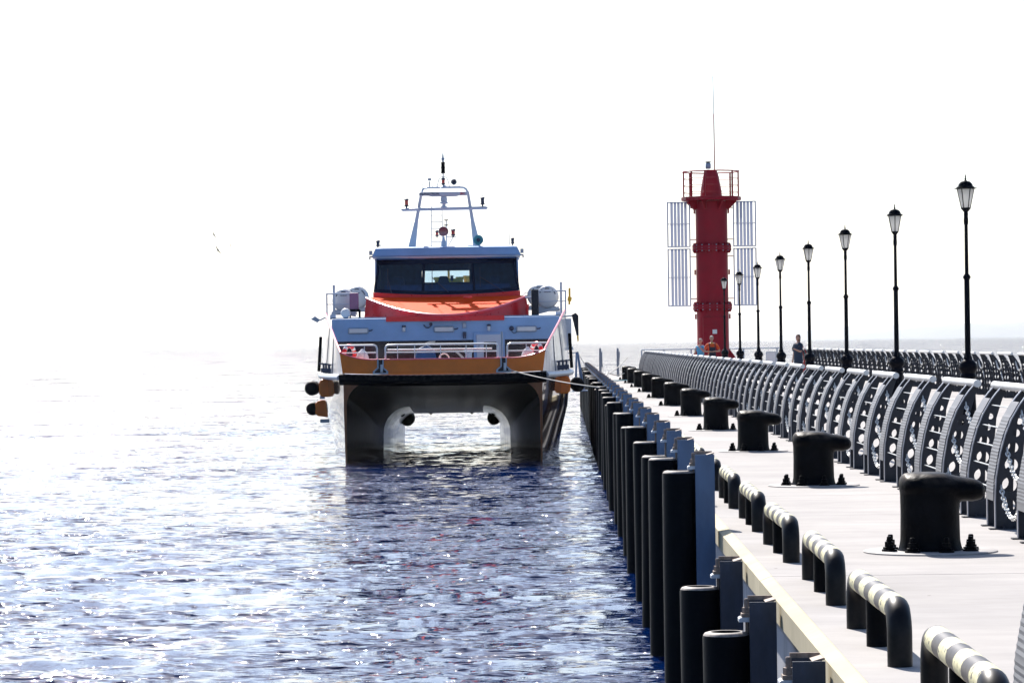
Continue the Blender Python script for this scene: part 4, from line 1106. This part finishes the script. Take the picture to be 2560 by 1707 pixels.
        MB().box(sx*3.2-.08, sx*3.2+.08, 6.7, 7.0, 3.90, 3.99).build("deck_chock", "boat_white", B, 0)
    MB().box(-2.78, -2.52, 8.05, 8.19, 4.12, 4.62).build("life_jacket_box", "red_box", B, 0, bevel=.02)
    MB().prism([(-2.78, 3.90), (-2.74, 3.90), (-2.74, 4.08), (-2.52, 4.08), (-2.52, 3.90), (-2.46, 3.90), (-2.46, 4.12), (-2.50, 4.15), (-2.76, 4.15), (-2.78, 4.12)], 7.9, 8.0).build("folded_chair", "lamp_black", B, 0)
    MB().box(2.45, 2.66, 7.9, 8.1, 3.90, 4.64).build("cable_locker", "dark_glass", B, 0, bevel=.01)
    MB().tube([(2.27, 8.0, 4.42), (2.62, 8.0, 4.42)], .03, 7).tube([(2.2, 8.0, 4.48), (2.28, 8.0, 4.56), (2.5, 8.0, 4.57)], .014, 6).build("grab_rail", "boat_white", B)
    MB().tube([(2.33, 7.8, 3.9), (2.33, 7.8, 4.1)], .04, 8).tube([(2.33, 7.8, 4.1), (2.33, 7.8, 4.22)], .05, 8).build("red_valve", "red_boat", B)
    MB().lathe([(.12, 6.9), (.14, 6.95), (.14, 7.2), (.10, 7.25)], 16, (-2.85, 0, 4.03), 'y').build("rolled_hose", "raft_white", B)
    MB().tube([(3.55, 8.3, 4.30), (3.57, 8.3, 4.42)], .06, 9).tube([(3.56, 8.3, 4.42), (3.56, 8.3, 4.68)], .03, 8).tube([(3.55, 8.3, 4.2), (3.55, 8.3, 4.30)], .03, 8).build("yellow_beacon", "yellow", B)
    # gear on the pier side: hanging boat hook case, outside lamp on the other side
    hk = MB().prism([(3.55, 3.88), (3.66, 3.94), (3.74, 3.86), (3.74, 3.30), (3.68, 3.30)], 5.8, 5.95).build("hanging_case", "dark_glass", B, 0)
    MB().prism([(3.685, 3.298), (3.74, 3.298), (3.74, 3.16), (3.71, 3.10)], 5.8, 5.95).build("case_tip", "yellow", hk, 0)
    MB().tube([(3.38, 5.85, 3.84), (3.6, 5.85, 3.86)], .025, 6).build("case_arm", "steel_grey", hk)
    MB().box(3.39, 3.54, 5.8, 6.0, 3.0, 3.78).box(3.39, 3.58, 5.78, 6.0, 2.9, 2.99).build("side_locker", "boat_white", B, 0)
    MB().tube([(-3.36, 5.6, 3.90), (-3.52, 5.6, 3.82)], .022, 6).prism([(-3.76, 3.86), (-3.64, 3.94), (-3.50, 3.84), (-3.58, 3.76)], 5.5, 5.7).build("side_lamp", "steel_grey", B, 0)
mat("red_box", (0.30, 0.13, 0.24), 0.5, var=0.1)
catamaran()
AFT = {"sill_band", "cabin_side", "side_window", "cabin_back", "rear_window", "cabin_floor", "console", "cabin_ceiling", "seat_back", "chart_screen", "window_pane", "visor_band", "lower_band",
       "pillar", "wiper", "roof", "roof_trim", "roof_vent", "mast_leg", "mast_arch", "mast_dome", "mast_hoop", "mast_head", "yard", "nav_light", "radar_scanner", "radar_pedestal", "signal_lights",
       "horn", "horn_throat", "wind_sensor", "sensor_pins", "ladder", "search_light", "light_bracket", "antenna_disc", "whip_antenna", "side_light", "spreader"}
for o in bpy.data.objects:
    if o.parent and o.parent.name == "catamaran" and o.name.split(".")[0] in AFT: o.location.y += 0.7
BM = Matrix.Translation(BOAT_LOC) @ Matrix.Rotation(BOAT_RZ, 4, 'Z')
def on_boat(x, y, z): return BM @ Vector((x, y, z))

# ------------------------------------------------------------------ loose gear on the boat
def raft_mesh():
    body = MB().lathe([(.04, -.02), (.26, 0), (.31, .03), (.325, .08), (.325, .35), (.34, .36), (.34, .44), (.325, .45), (.325, .76), (.30, .80), (.2, .82)], 28, axis='y').mesh("canister", "raft_white", 35)
    bands = MB().lathe([(.332, .16), (.332, .20)], 28, axis='y', closed=False).lathe([(.332, .60), (.332, .64)], 28, axis='y', closed=False).mesh("strap", "steel_grey", 35)
    pr = MB()
    for a0, a1 in ((150, 128), (102, 78), (52, 20)):
        n = 7
        for k in range(n):
            a = R(a0 + (a1-a0)*k/(n-1)); x, z = .245*math.cos(a), .245*math.sin(a)
            pr.box(x-.013, x+.013, -.012, -.003+.012, z-.012, z+.012)
    pr.box(-.09, -.02, -.032, -.02, .13, .145); pr.box(.03, .10, -.032, -.02, .13, .145)
    pr.box(-.009, .015, -.032, -.02, .125, .15)
    return body, bands, pr.mesh("marking", "dark_print", 0)
rb, rs, rp = raft_mesh()
cradle = MB().prism([(-.36, -.42), (.36, -.42), (.36, -.34), (.22, -.27), (-.22, -.27), (-.36, -.34)], .1, .2).prism([(-.36, -.42), (.36, -.42), (.36, -.34), (.22, -.27), (-.22, -.27), (-.36, -.34)], .55, .65).mesh("cradle", "boat_white", 0)
for lab, x, y, z in (("white life raft canister nearest the bow, left of the wheelhouse", -2.98, 8.6, 4.42), ("white life raft canister behind another, left of the wheelhouse", -2.66, 10.2, 4.52),
                     ("white life raft canister nearest the bow, right of the wheelhouse", 2.92, 8.6, 4.44), ("white life raft canister behind another, right of the wheelhouse", 2.70, 10.2, 4.50)):
    t = thing("life_raft", lab, "life raft", on_boat(x, y, z), BOAT_RZ, "life raft canisters on the boat")
    b_ = inst("canister", rb, t); inst("strap", rs, b_); inst("marking", rp, b_)["kind"] = "stuff"; inst("cradle", cradle, t, (0, 0, 0))
ring_pts = [(.26*math.cos(a), 0, .26*math.sin(a)) for a in np.linspace(0, 2*PI, 29)]
ring_me = MB().tube(ring_pts, .055, 12, cap=False).mesh("ring", "red_boat", 60)
tape_me = [MB().tube([(.26*math.cos(R(a+d)), 0, .26*math.sin(R(a+d))) for d in (-9, -3, 3, 9)], .058, 12, cap=False).mesh("tape", "white_paint", 60) for a in (45, 135, 225, 315)]
for lab, x, rz in (("red and white life ring at the left end of the bow rail", -2.66, 60), ("red and white life ring at the right end of the bow rail", 2.66, -60)):
    t = thing("life_ring", lab, "life ring", on_boat(x*.93, .55, 2.84), BOAT_RZ + R(rz), "life rings on the bow")
    inst("ring", ring_me, t); [inst("tape", q, t) for q in tape_me]; MB().box(-.14, .14, -.06, .06, -.31, -.27).build("bracket", "white_paint", t, 0)
fl_me = MB().lathe([(.05, -.02), (.15, 0), (.17, .06), (.175, .25), (.165, .40), (.12, .52), (.05, .58), (.02, .62)], 20).mesh("float", "raft_white", 40)
grip = MB()
for s_ in (-1, 1): grip.tube([(s_*.16, 0, .12), (s_*.225, 0, .15), (s_*.225, 0, .28), (s_*.16, 0, .32)], .018, 7)
grip_me = grip.mesh("handle", "white_paint", 40)
for lab, x in (("white mooring float on the foredeck, left of the two", -2.12), ("white mooring float on the foredeck, right of the two", 2.24)):
    t = thing("mooring_float", lab, "float", on_boat(x, .35, 2.40), BOAT_RZ, "mooring floats on the foredeck")
    inst("float", fl_me, t); inst("handle", grip_me, t)

# ------------------------------------------------------------------ mooring lines
def rope(label, pts, r=.014, sag=.0, name="mooring_line"):
    P = [Vector(p) for p in pts]; out = []
    for a, b in zip(P[:-1], P[1:]):
        for t in np.linspace(0, 1, 13)[:-1]:
            q = a.lerp(b, t); q.z -= sag*4*t*(1-t); out.append(q)
    out.append(P[-1])
    return tag(MB().tube(out, r, 6).build(name, "rope", None, 60), label, "rope")
rope("pale mooring line from the right bow chute to the pier", [on_boat(1.72, -.28, 2.42), (0.92, 79.0, 1.99)], .016, .05)
rope("thin mooring line rising to the far end of the railing", [(1.35, 118, 1.75), (3.0, 146, 2.4)], .02, .12)
rope("slack mooring line along the pier edge at the far end", [(1.3, 112, 1.72), (1.9, 134, 1.85), (2.85, 134.7, 1.95)], .022, .18)
rope("mooring line slanting down from the gangway frame", [(0.52, 108, 2.80), (1.25, 118, 1.75)], .012, .06)

# ------------------------------------------------------------------ gangway frame, poles and plank near the far end
G = thing("gangway_frame", "small dark gangway frame between the boat and the pier edge", "gangway", (0.62, 108, DECK))
MB().tube([(-.17, 0, .0), (-.12, 0, 1.28)], .035, 7).build("upright", "beam_grey", G)
MB().tube([(.12, .2, .0), (-.08, .2, 1.30)], .025, 7).build("upright", "beam_grey", G)
MB().tube([(.03, .4, 0), (-.09, .3, 1.28)], .022, 7).build("upright", "beam_grey", G)
MB().tube([(-.78, 0, 1.22), (-.10, 0, 1.27)], .018, 6).build("cross_bar", "beam_grey", G)
MB().tube([(-.78, 0, 1.22), (-.74, 0, .1)], .012, 6).build("cross_bar", "beam_grey", G)
MB().box(-.28, .3, -.2, .5, -.04, .0).build("foot_plate", "beam_grey", G, 0)
for i, (x, y, lab) in enumerate(((1.80, 150, "thin weathered pole at the far pier end, left of the two"), (2.62, 150, "thin weathered pole at the far pier end, right of the two"))):
    t = thing("wooden_pole", lab, "pole", (x, y, DECK), 0, "poles at the far pier end")
    MB().lathe([(.065, 0), (.06, .5), (.055, 1.1), (.045, 1.32)], 10).build("shaft", "flange_grey", t)
    MB().tube([(.05, -.02, 1.0), (.10, -.02, .55), (.14, -.02, .25)], .012, 5).build("hanging_rope", "rope", t)
    MB().box(.03, .10, -.03, .03, .45 + .4*i, 1.15).build("batten", "flange_grey", t, 0)
t = thing("teal_plank", "narrow teal gangplank lying across the deck by the far bollards", "plank", (2.0, 126, DECK))
MB().box(-.15, 1.0, -.15, .15, .07, .11).build("board", "teal", t, 0)
MB().box(-.1, -.04, -.14, .14, 0, .068).box(.9, .96, -.14, .14, 0, .068).build("batten", "teal", t, 0)

# ------------------------------------------------------------------ people
def skin_body(name, chains, material, parent, sub=2):
    """chains: lists of (x, y, z, radius); points at the same place are welded"""
    vs, es, rs = [], [], []
    def vid(p):
        for i, q in enumerate(vs):
            if (Vector(q) - Vector(p[:3])).length < 1e-4: return i
        vs.append(p[:3]); rs.append(p[3]); return len(vs) - 1
    for ch in chains:
        ids = [vid(p) for p in ch]
        es += [(a, b) for a, b in zip(ids[:-1], ids[1:])]
    me = bpy.data.meshes.new(name); me.from_pydata(vs, es, [])
    o = bpy.data.objects.new("tmp", me); C.objects.link(o)
    o.modifiers.new("skin", 'SKIN')
    if not me.skin_vertices: 
        bm = bmesh.new(); bm.from_mesh(me); bm.verts.layers.skin.verify(); bm.to_mesh(me); bm.free()
    for i, sv in enumerate(me.skin_vertices[0].data):
        r_ = rs[i]; sv.radius = r_ if isinstance(r_, tuple) else (r_, r_)
        sv.use_root = (i == 0)
    s_ = o.modifiers.new("sub", 'SUBSURF'); s_.levels = sub; s_.render_levels = sub
    m2 = evaluated(o, name); bpy.data.objects.remove(o)
    m2.shade_smooth(); m2.materials.clear(); m2.materials.append(MATS[material])
    o2 = bpy.data.objects.new(name, m2); C.objects.link(o2); o2.parent = parent
    return o2
def arm(sh, el, wr, sx, r=1.0):
    sh, el, wr = Vector(sh), Vector(el), Vector(wr)
    d = (wr - el).normalized(); p = wr + d * .05; tip = wr + d * .085
    side = d.cross(Vector((0, 0, 1))); side = side.normalized() if side.length > .1 else Vector((1, 0, 0))
    main = [(*sh, .055*r), (*sh.lerp(el, .5), .046*r), (*el, .038*r), (*el.lerp(wr, .5), .034*r), (*wr, .024), (*p, .028)]
    ch = [main]
    for k, L_ in enumerate((.07, .08, .076, .06)):
        b = p + side * (k - 1.5) * .018; t1 = b + d * L_ * .55; t2 = t1 + (d * .7 + Vector((0, 0, -.5))) * L_ * .45
        ch.append([(*p, .028), (*b.lerp(t1, .3), .009), (*t1, .0085), (*t2, .007)])
    th = wr + d * .02 + side * sx * .03
    ch.append([(*wr, .024), (*th, .011), (*(th + d * .04 + side * sx * .012), .009)])
    return ch
def person(label, loc, rz, H, arms, hair, tops, legs_mat, long_hair=False, build=1.0):
    T = thing("person", label, "person", loc, rz)
    k = H / 1.75
    P = lambda x, y, z: (x*k, y*k, z*k)
    W = .10*build
    torso = [(*P(0, 0, .95), (.15*build*k, .11*build*k)), (*P(0, 0, 1.10), (.145*build*k, .11*build*k)), (*P(0, .0, 1.28), (.155*build*k, .11*build*k)), (*P(0, .01, 1.41), (.12*build*k, .085*k)), (*P(0, 0, 1.49), .052*k), (*P(0, -.01, 1.545), .05*k)]
    ch = [torso]
    for s_ in (-1, 1):
        ch.append([torso[0], (*P(s_*.095, 0, .86), .085*build*k), (*P(s_*.10, -.01, .50), .058*k), (*P(s_*.10, .01, .30), .052*k), (*P(s_*.10, .02, .09), .036*k), (*P(s_*.105, -.07, .045), .036*k), (*P(s_*.11, -.15, .03), .026*k)])
    for s_, (el, wr) in zip((-1, 1), arms):
        sh = P(s_*.185*build, 0, 1.385)
        a = arm(sh, P(*el), P(*wr), -s_)
        a[0] = [torso[3]] + a[0]; ch += a
    body = skin_body("body", ch, "skin", T)
    hd = bpy.data.objects.new("head", None)
    # head with brow, nose, ears and chin, one surface
    mb = MB(); secs = []
    for z, w, f, b in ((-.115, .012, .035, -.03), (-.105, .036, .072, .0), (-.085, .052, .085, .045), (-.05, .064, .088, .075), (0, .073, .090, .092), (.045, .075, .088, .098), (.08, .066, .072, .088), (.105, .045, .045, .06), (.116, .014, .014, .02)):
        row = []
        for j in range(16):
            a = 2*PI*j/16; c_, s_ = math.cos(a), math.sin(a); y = -s_*(f if s_ > 0 else b)
            if j == 4 and -.06 < z < .02: y -= .018
            row.append((w*c_*k, y*k, (z + 1.655)*k))
        secs.append(row)
    mb.loft(secs, closed=True, cap=True)
    for s_ in (-1, 1): mb.lathe([(.004, -.012), (.02, -.006), (.02, .006), (.004, .012)], 8, (s_*.077*k, .005*k, 1.645*k), 'x')
    mb.build("face", "skin", body, 60)
    e = MB()
    for s_ in (-1, 1): e.lathe([(.001, -.006), (.010, -.003), (.010, .003)], 8, (s_*.03*k, -.085*k, 1.665*k), 'y')
    e.box(-.022*k, .022*k, -.089*k, -.083*k, 1.588*k, 1.596*k)
    e.build("features", "hair_brown", body, 0)
    hm = MB(); secs = []
    zs = ((-.10 if long_hair else -.03, .074, -.03, .10), (.02, .082, .0, .107), (.06, .081, .055, .107), (.09, .070, .083, .095), (.118, .048, .05, .066), (.128, .014, .014, .02))
    if long_hair: zs = ((-.19, .06, -.045, .085),) + zs
    for z, w, f, b in zs:
        row = []
        for j in range(18):
            a = 2*PI*j/18; c_, s_ = math.cos(a), math.sin(a); wob = 1 + .05*math.sin(j*5+z*90)
            row.append((w*c_*k*wob, (-s_*(f if s_ > 0 else b))*k*wob, (z+1.655)*k))
        secs.append(row)
    hm.loft(secs, closed=True, cap=True).build("hair", hair, body, 60)
    # clothes: inflated copies of the torso, sleeves and legs
    for nm, mname, zlo, zhi, sl, infl in tops:
        c2 = [[(*P(0, 0, z), (w*build*k, d*build*k)) for z, w, d in ((zlo, .165*infl, .13*infl), (1.10, .158*infl, .125*infl), (1.28, .168*infl, .125*infl), (1.41, .135, .10), (zhi, .075, .07))]]
        if sl:
            for s_, (el, wr) in zip((-1, 1), arms):
                sh = Vector(P(s_*.185*build, 0, 1.385)); e_ = Vector(P(*el)); q = sh.lerp(e_, sl)
                c2.append([c2[0][3], (*sh, .072*k), (*q, .066*k)])
        skin_body(nm, c2, mname, T)
    c3 = [[(*P(0, 0, .98), (.162*build*k, .125*build*k)), (*P(0, 0, .90), (.16*build*k, .125*build*k))]]
    for s_ in (-1, 1): c3.append([c3[0][1], (*P(s_*.098, 0, .80), .10*build*k), (*P(s_*.10, -.005, .5), .078*k), (*P(s_*.10, .01, .12), .065*k)])
    skin_body("trousers", c3, legs_mat, T)
    for s_ in (-1, 1): MB().prism([(-.19*k, .0), (.06*k, .0), (.06*k, .08*k), (-.04*k, .09*k), (-.17*k, .05*k), (-.19*k, .03*k)], (s_*.105-.045)*k, (s_*.105+.045)*k, 'x').build("shoe", "overall", T, 0, bevel=.015)
    return T
pe = person("woman in a bright blue patterned top with hands raised, by the red tower", (6.07, 140, DECK), R(-35), 1.68,
            (((-.27, -.06, 1.12), (-.10, -.25, 1.30)), ((.27, -.10, 1.16), (.10, -.27, 1.40))), "hair_grey", [("top", "shirt_blue", .88, 1.46, .75, 1.05)], "overall", build=1.1)
pe = person("white-haired man in an orange shirt and dark bib overalls, by the red tower", (6.54, 139.6, DECK), R(8), 1.79,
            (((-.33, -.06, 1.12), (-.06, -.26, 1.10)), ((.34, -.06, 1.12), (.06, -.27, 1.12))), "hair_grey", [("shirt", "shirt_orange", .95, 1.47, .8, 1.03)], "overall", build=1.18)
MB().prism([(-.15, .92), (.15, .92), (.14, 1.32), (-.14, 1.32)], -.185, -.165).tube([(-.12, -.16, 1.3), (-.13, -.10, 1.50), (-.12, .06, 1.5)], .022, 6).tube([(.12, -.16, 1.3), (.13, -.10, 1.50), (.12, .06, 1.5)], .022, 6).build("bib", "overall", pe, 30)
MB().lathe([(.06, 0), (.062, .03), (.055, .045)], 12, (0, -.04, 1.475)).build("neck_scarf", "yellow", pe, 40)
pe = person("long-haired woman in a dark blue dress holding a phone, beside the lamps", (9.0, 122, DECK), R(-55), 1.77,
            (((-.27, .02, 1.08), (-.25, -.06, .82)), ((.28, -.10, 1.12), (.24, -.36, 1.22))), "hair_brown", [("dress", "dress", .55, 1.48, .9, 1.12)], "dress", long_hair=True, build=1.12)
MB().box(-.035, .035, -.008, .008, -.07, .07).build("phone", "overall", pe, 0, bevel=.008, loc=(.24, -.46, 1.26))
t = thing("shoulder_bag", "red bag hanging behind the woman in the dark blue dress", "bag", (9.33, 122.1, DECK))
MB().prism([(-.14, .30), (.12, .26), (.15, .62), (.05, .86), (-.10, .90), (-.16, .60)], -.09, .09).build("pouch", "bag_red", t, 0, bevel=.05)
MB().tube([(-.09, 0, .85), (-.16, 0, 1.15), (-.2, 0, 1.4)], .014, 6).tube([(.04, 0, .85), (-.04, 0, 1.15), (-.17, 0, 1.4)], .014, 6).build("strap", "bag_red", t)

# ------------------------------------------------------------------ gulls far out
def gull(label, px, py, dist, tilt, s):
    X = (px - 1404)/8000*dist; Z = CAM_Z - (py - (857 - .014*(px-1404)))/8000*dist
    T = thing("seagull", label, "bird", (X, dist, Z), 0, "gulls over the water"); T.rotation_euler = (R(65), tilt, 0); T.scale = (s, s, s)
    MB().lathe([(.005, -.22), (.035, -.16), (.06, -.05), (.055, .05), (.03, .16), (.03, .19), (.004, .24)], 10, axis='y').build("body", "gull", T, 60)
    for sx in (-1, 1):
        MB().loft([[(sx*.03, -.07, .0), (sx*.03, .07, 0), (sx*.03, .07, .02), (sx*.03, -.07, .02)], [(sx*.28, -.04, .07), (sx*.28, .08, .07), (sx*.28, .08, .085), (sx*.28, -.04, .085)], [(sx*.58, .04, .03), (sx*.58, .08, .03), (sx*.58, .08, .036), (sx*.58, .04, .036)]], closed=True, cap=True).build("wing", "gull", T, 40)
gull("upper left gull of the small far group over the sea", 537.5, 587, 260, R(62), .55)
gull("lower, darkest gull of the small far group over the sea", 546.5, 625, 230, R(58), .62)
gull("tiny right-hand gull of the far group over the sea", 578, 613, 420, R(85), .5)

# ------------------------------------------------------------------ haze over the bay
def haze():
    o = MB().box(-32000, 32000, -300, 32000, -4.0, 260.0).build("haze", "hill_green", None, 0)
    m = bpy.data.materials.new("haze_air"); m.use_nodes = True
    nt = m.node_tree; nt.nodes.clear()
    out = nt.nodes.new("ShaderNodeOutputMaterial"); v = nt.nodes.new("ShaderNodeVolumePrincipled")
    v.inputs["Color"].default_value = (0.93, 0.96, 1.0, 1); v.inputs["Density"].default_value = HAZE; v.inputs["Anisotropy"].default_value = 0.5
    nt.links.new(v.outputs[0], out.inputs["Volume"])
    o.data.materials.clear(); o.data.materials.append(m)
    tag(o, "thin pale sea haze over the whole bay", kind="stuff")
HAZE = 3.0e-5
haze()
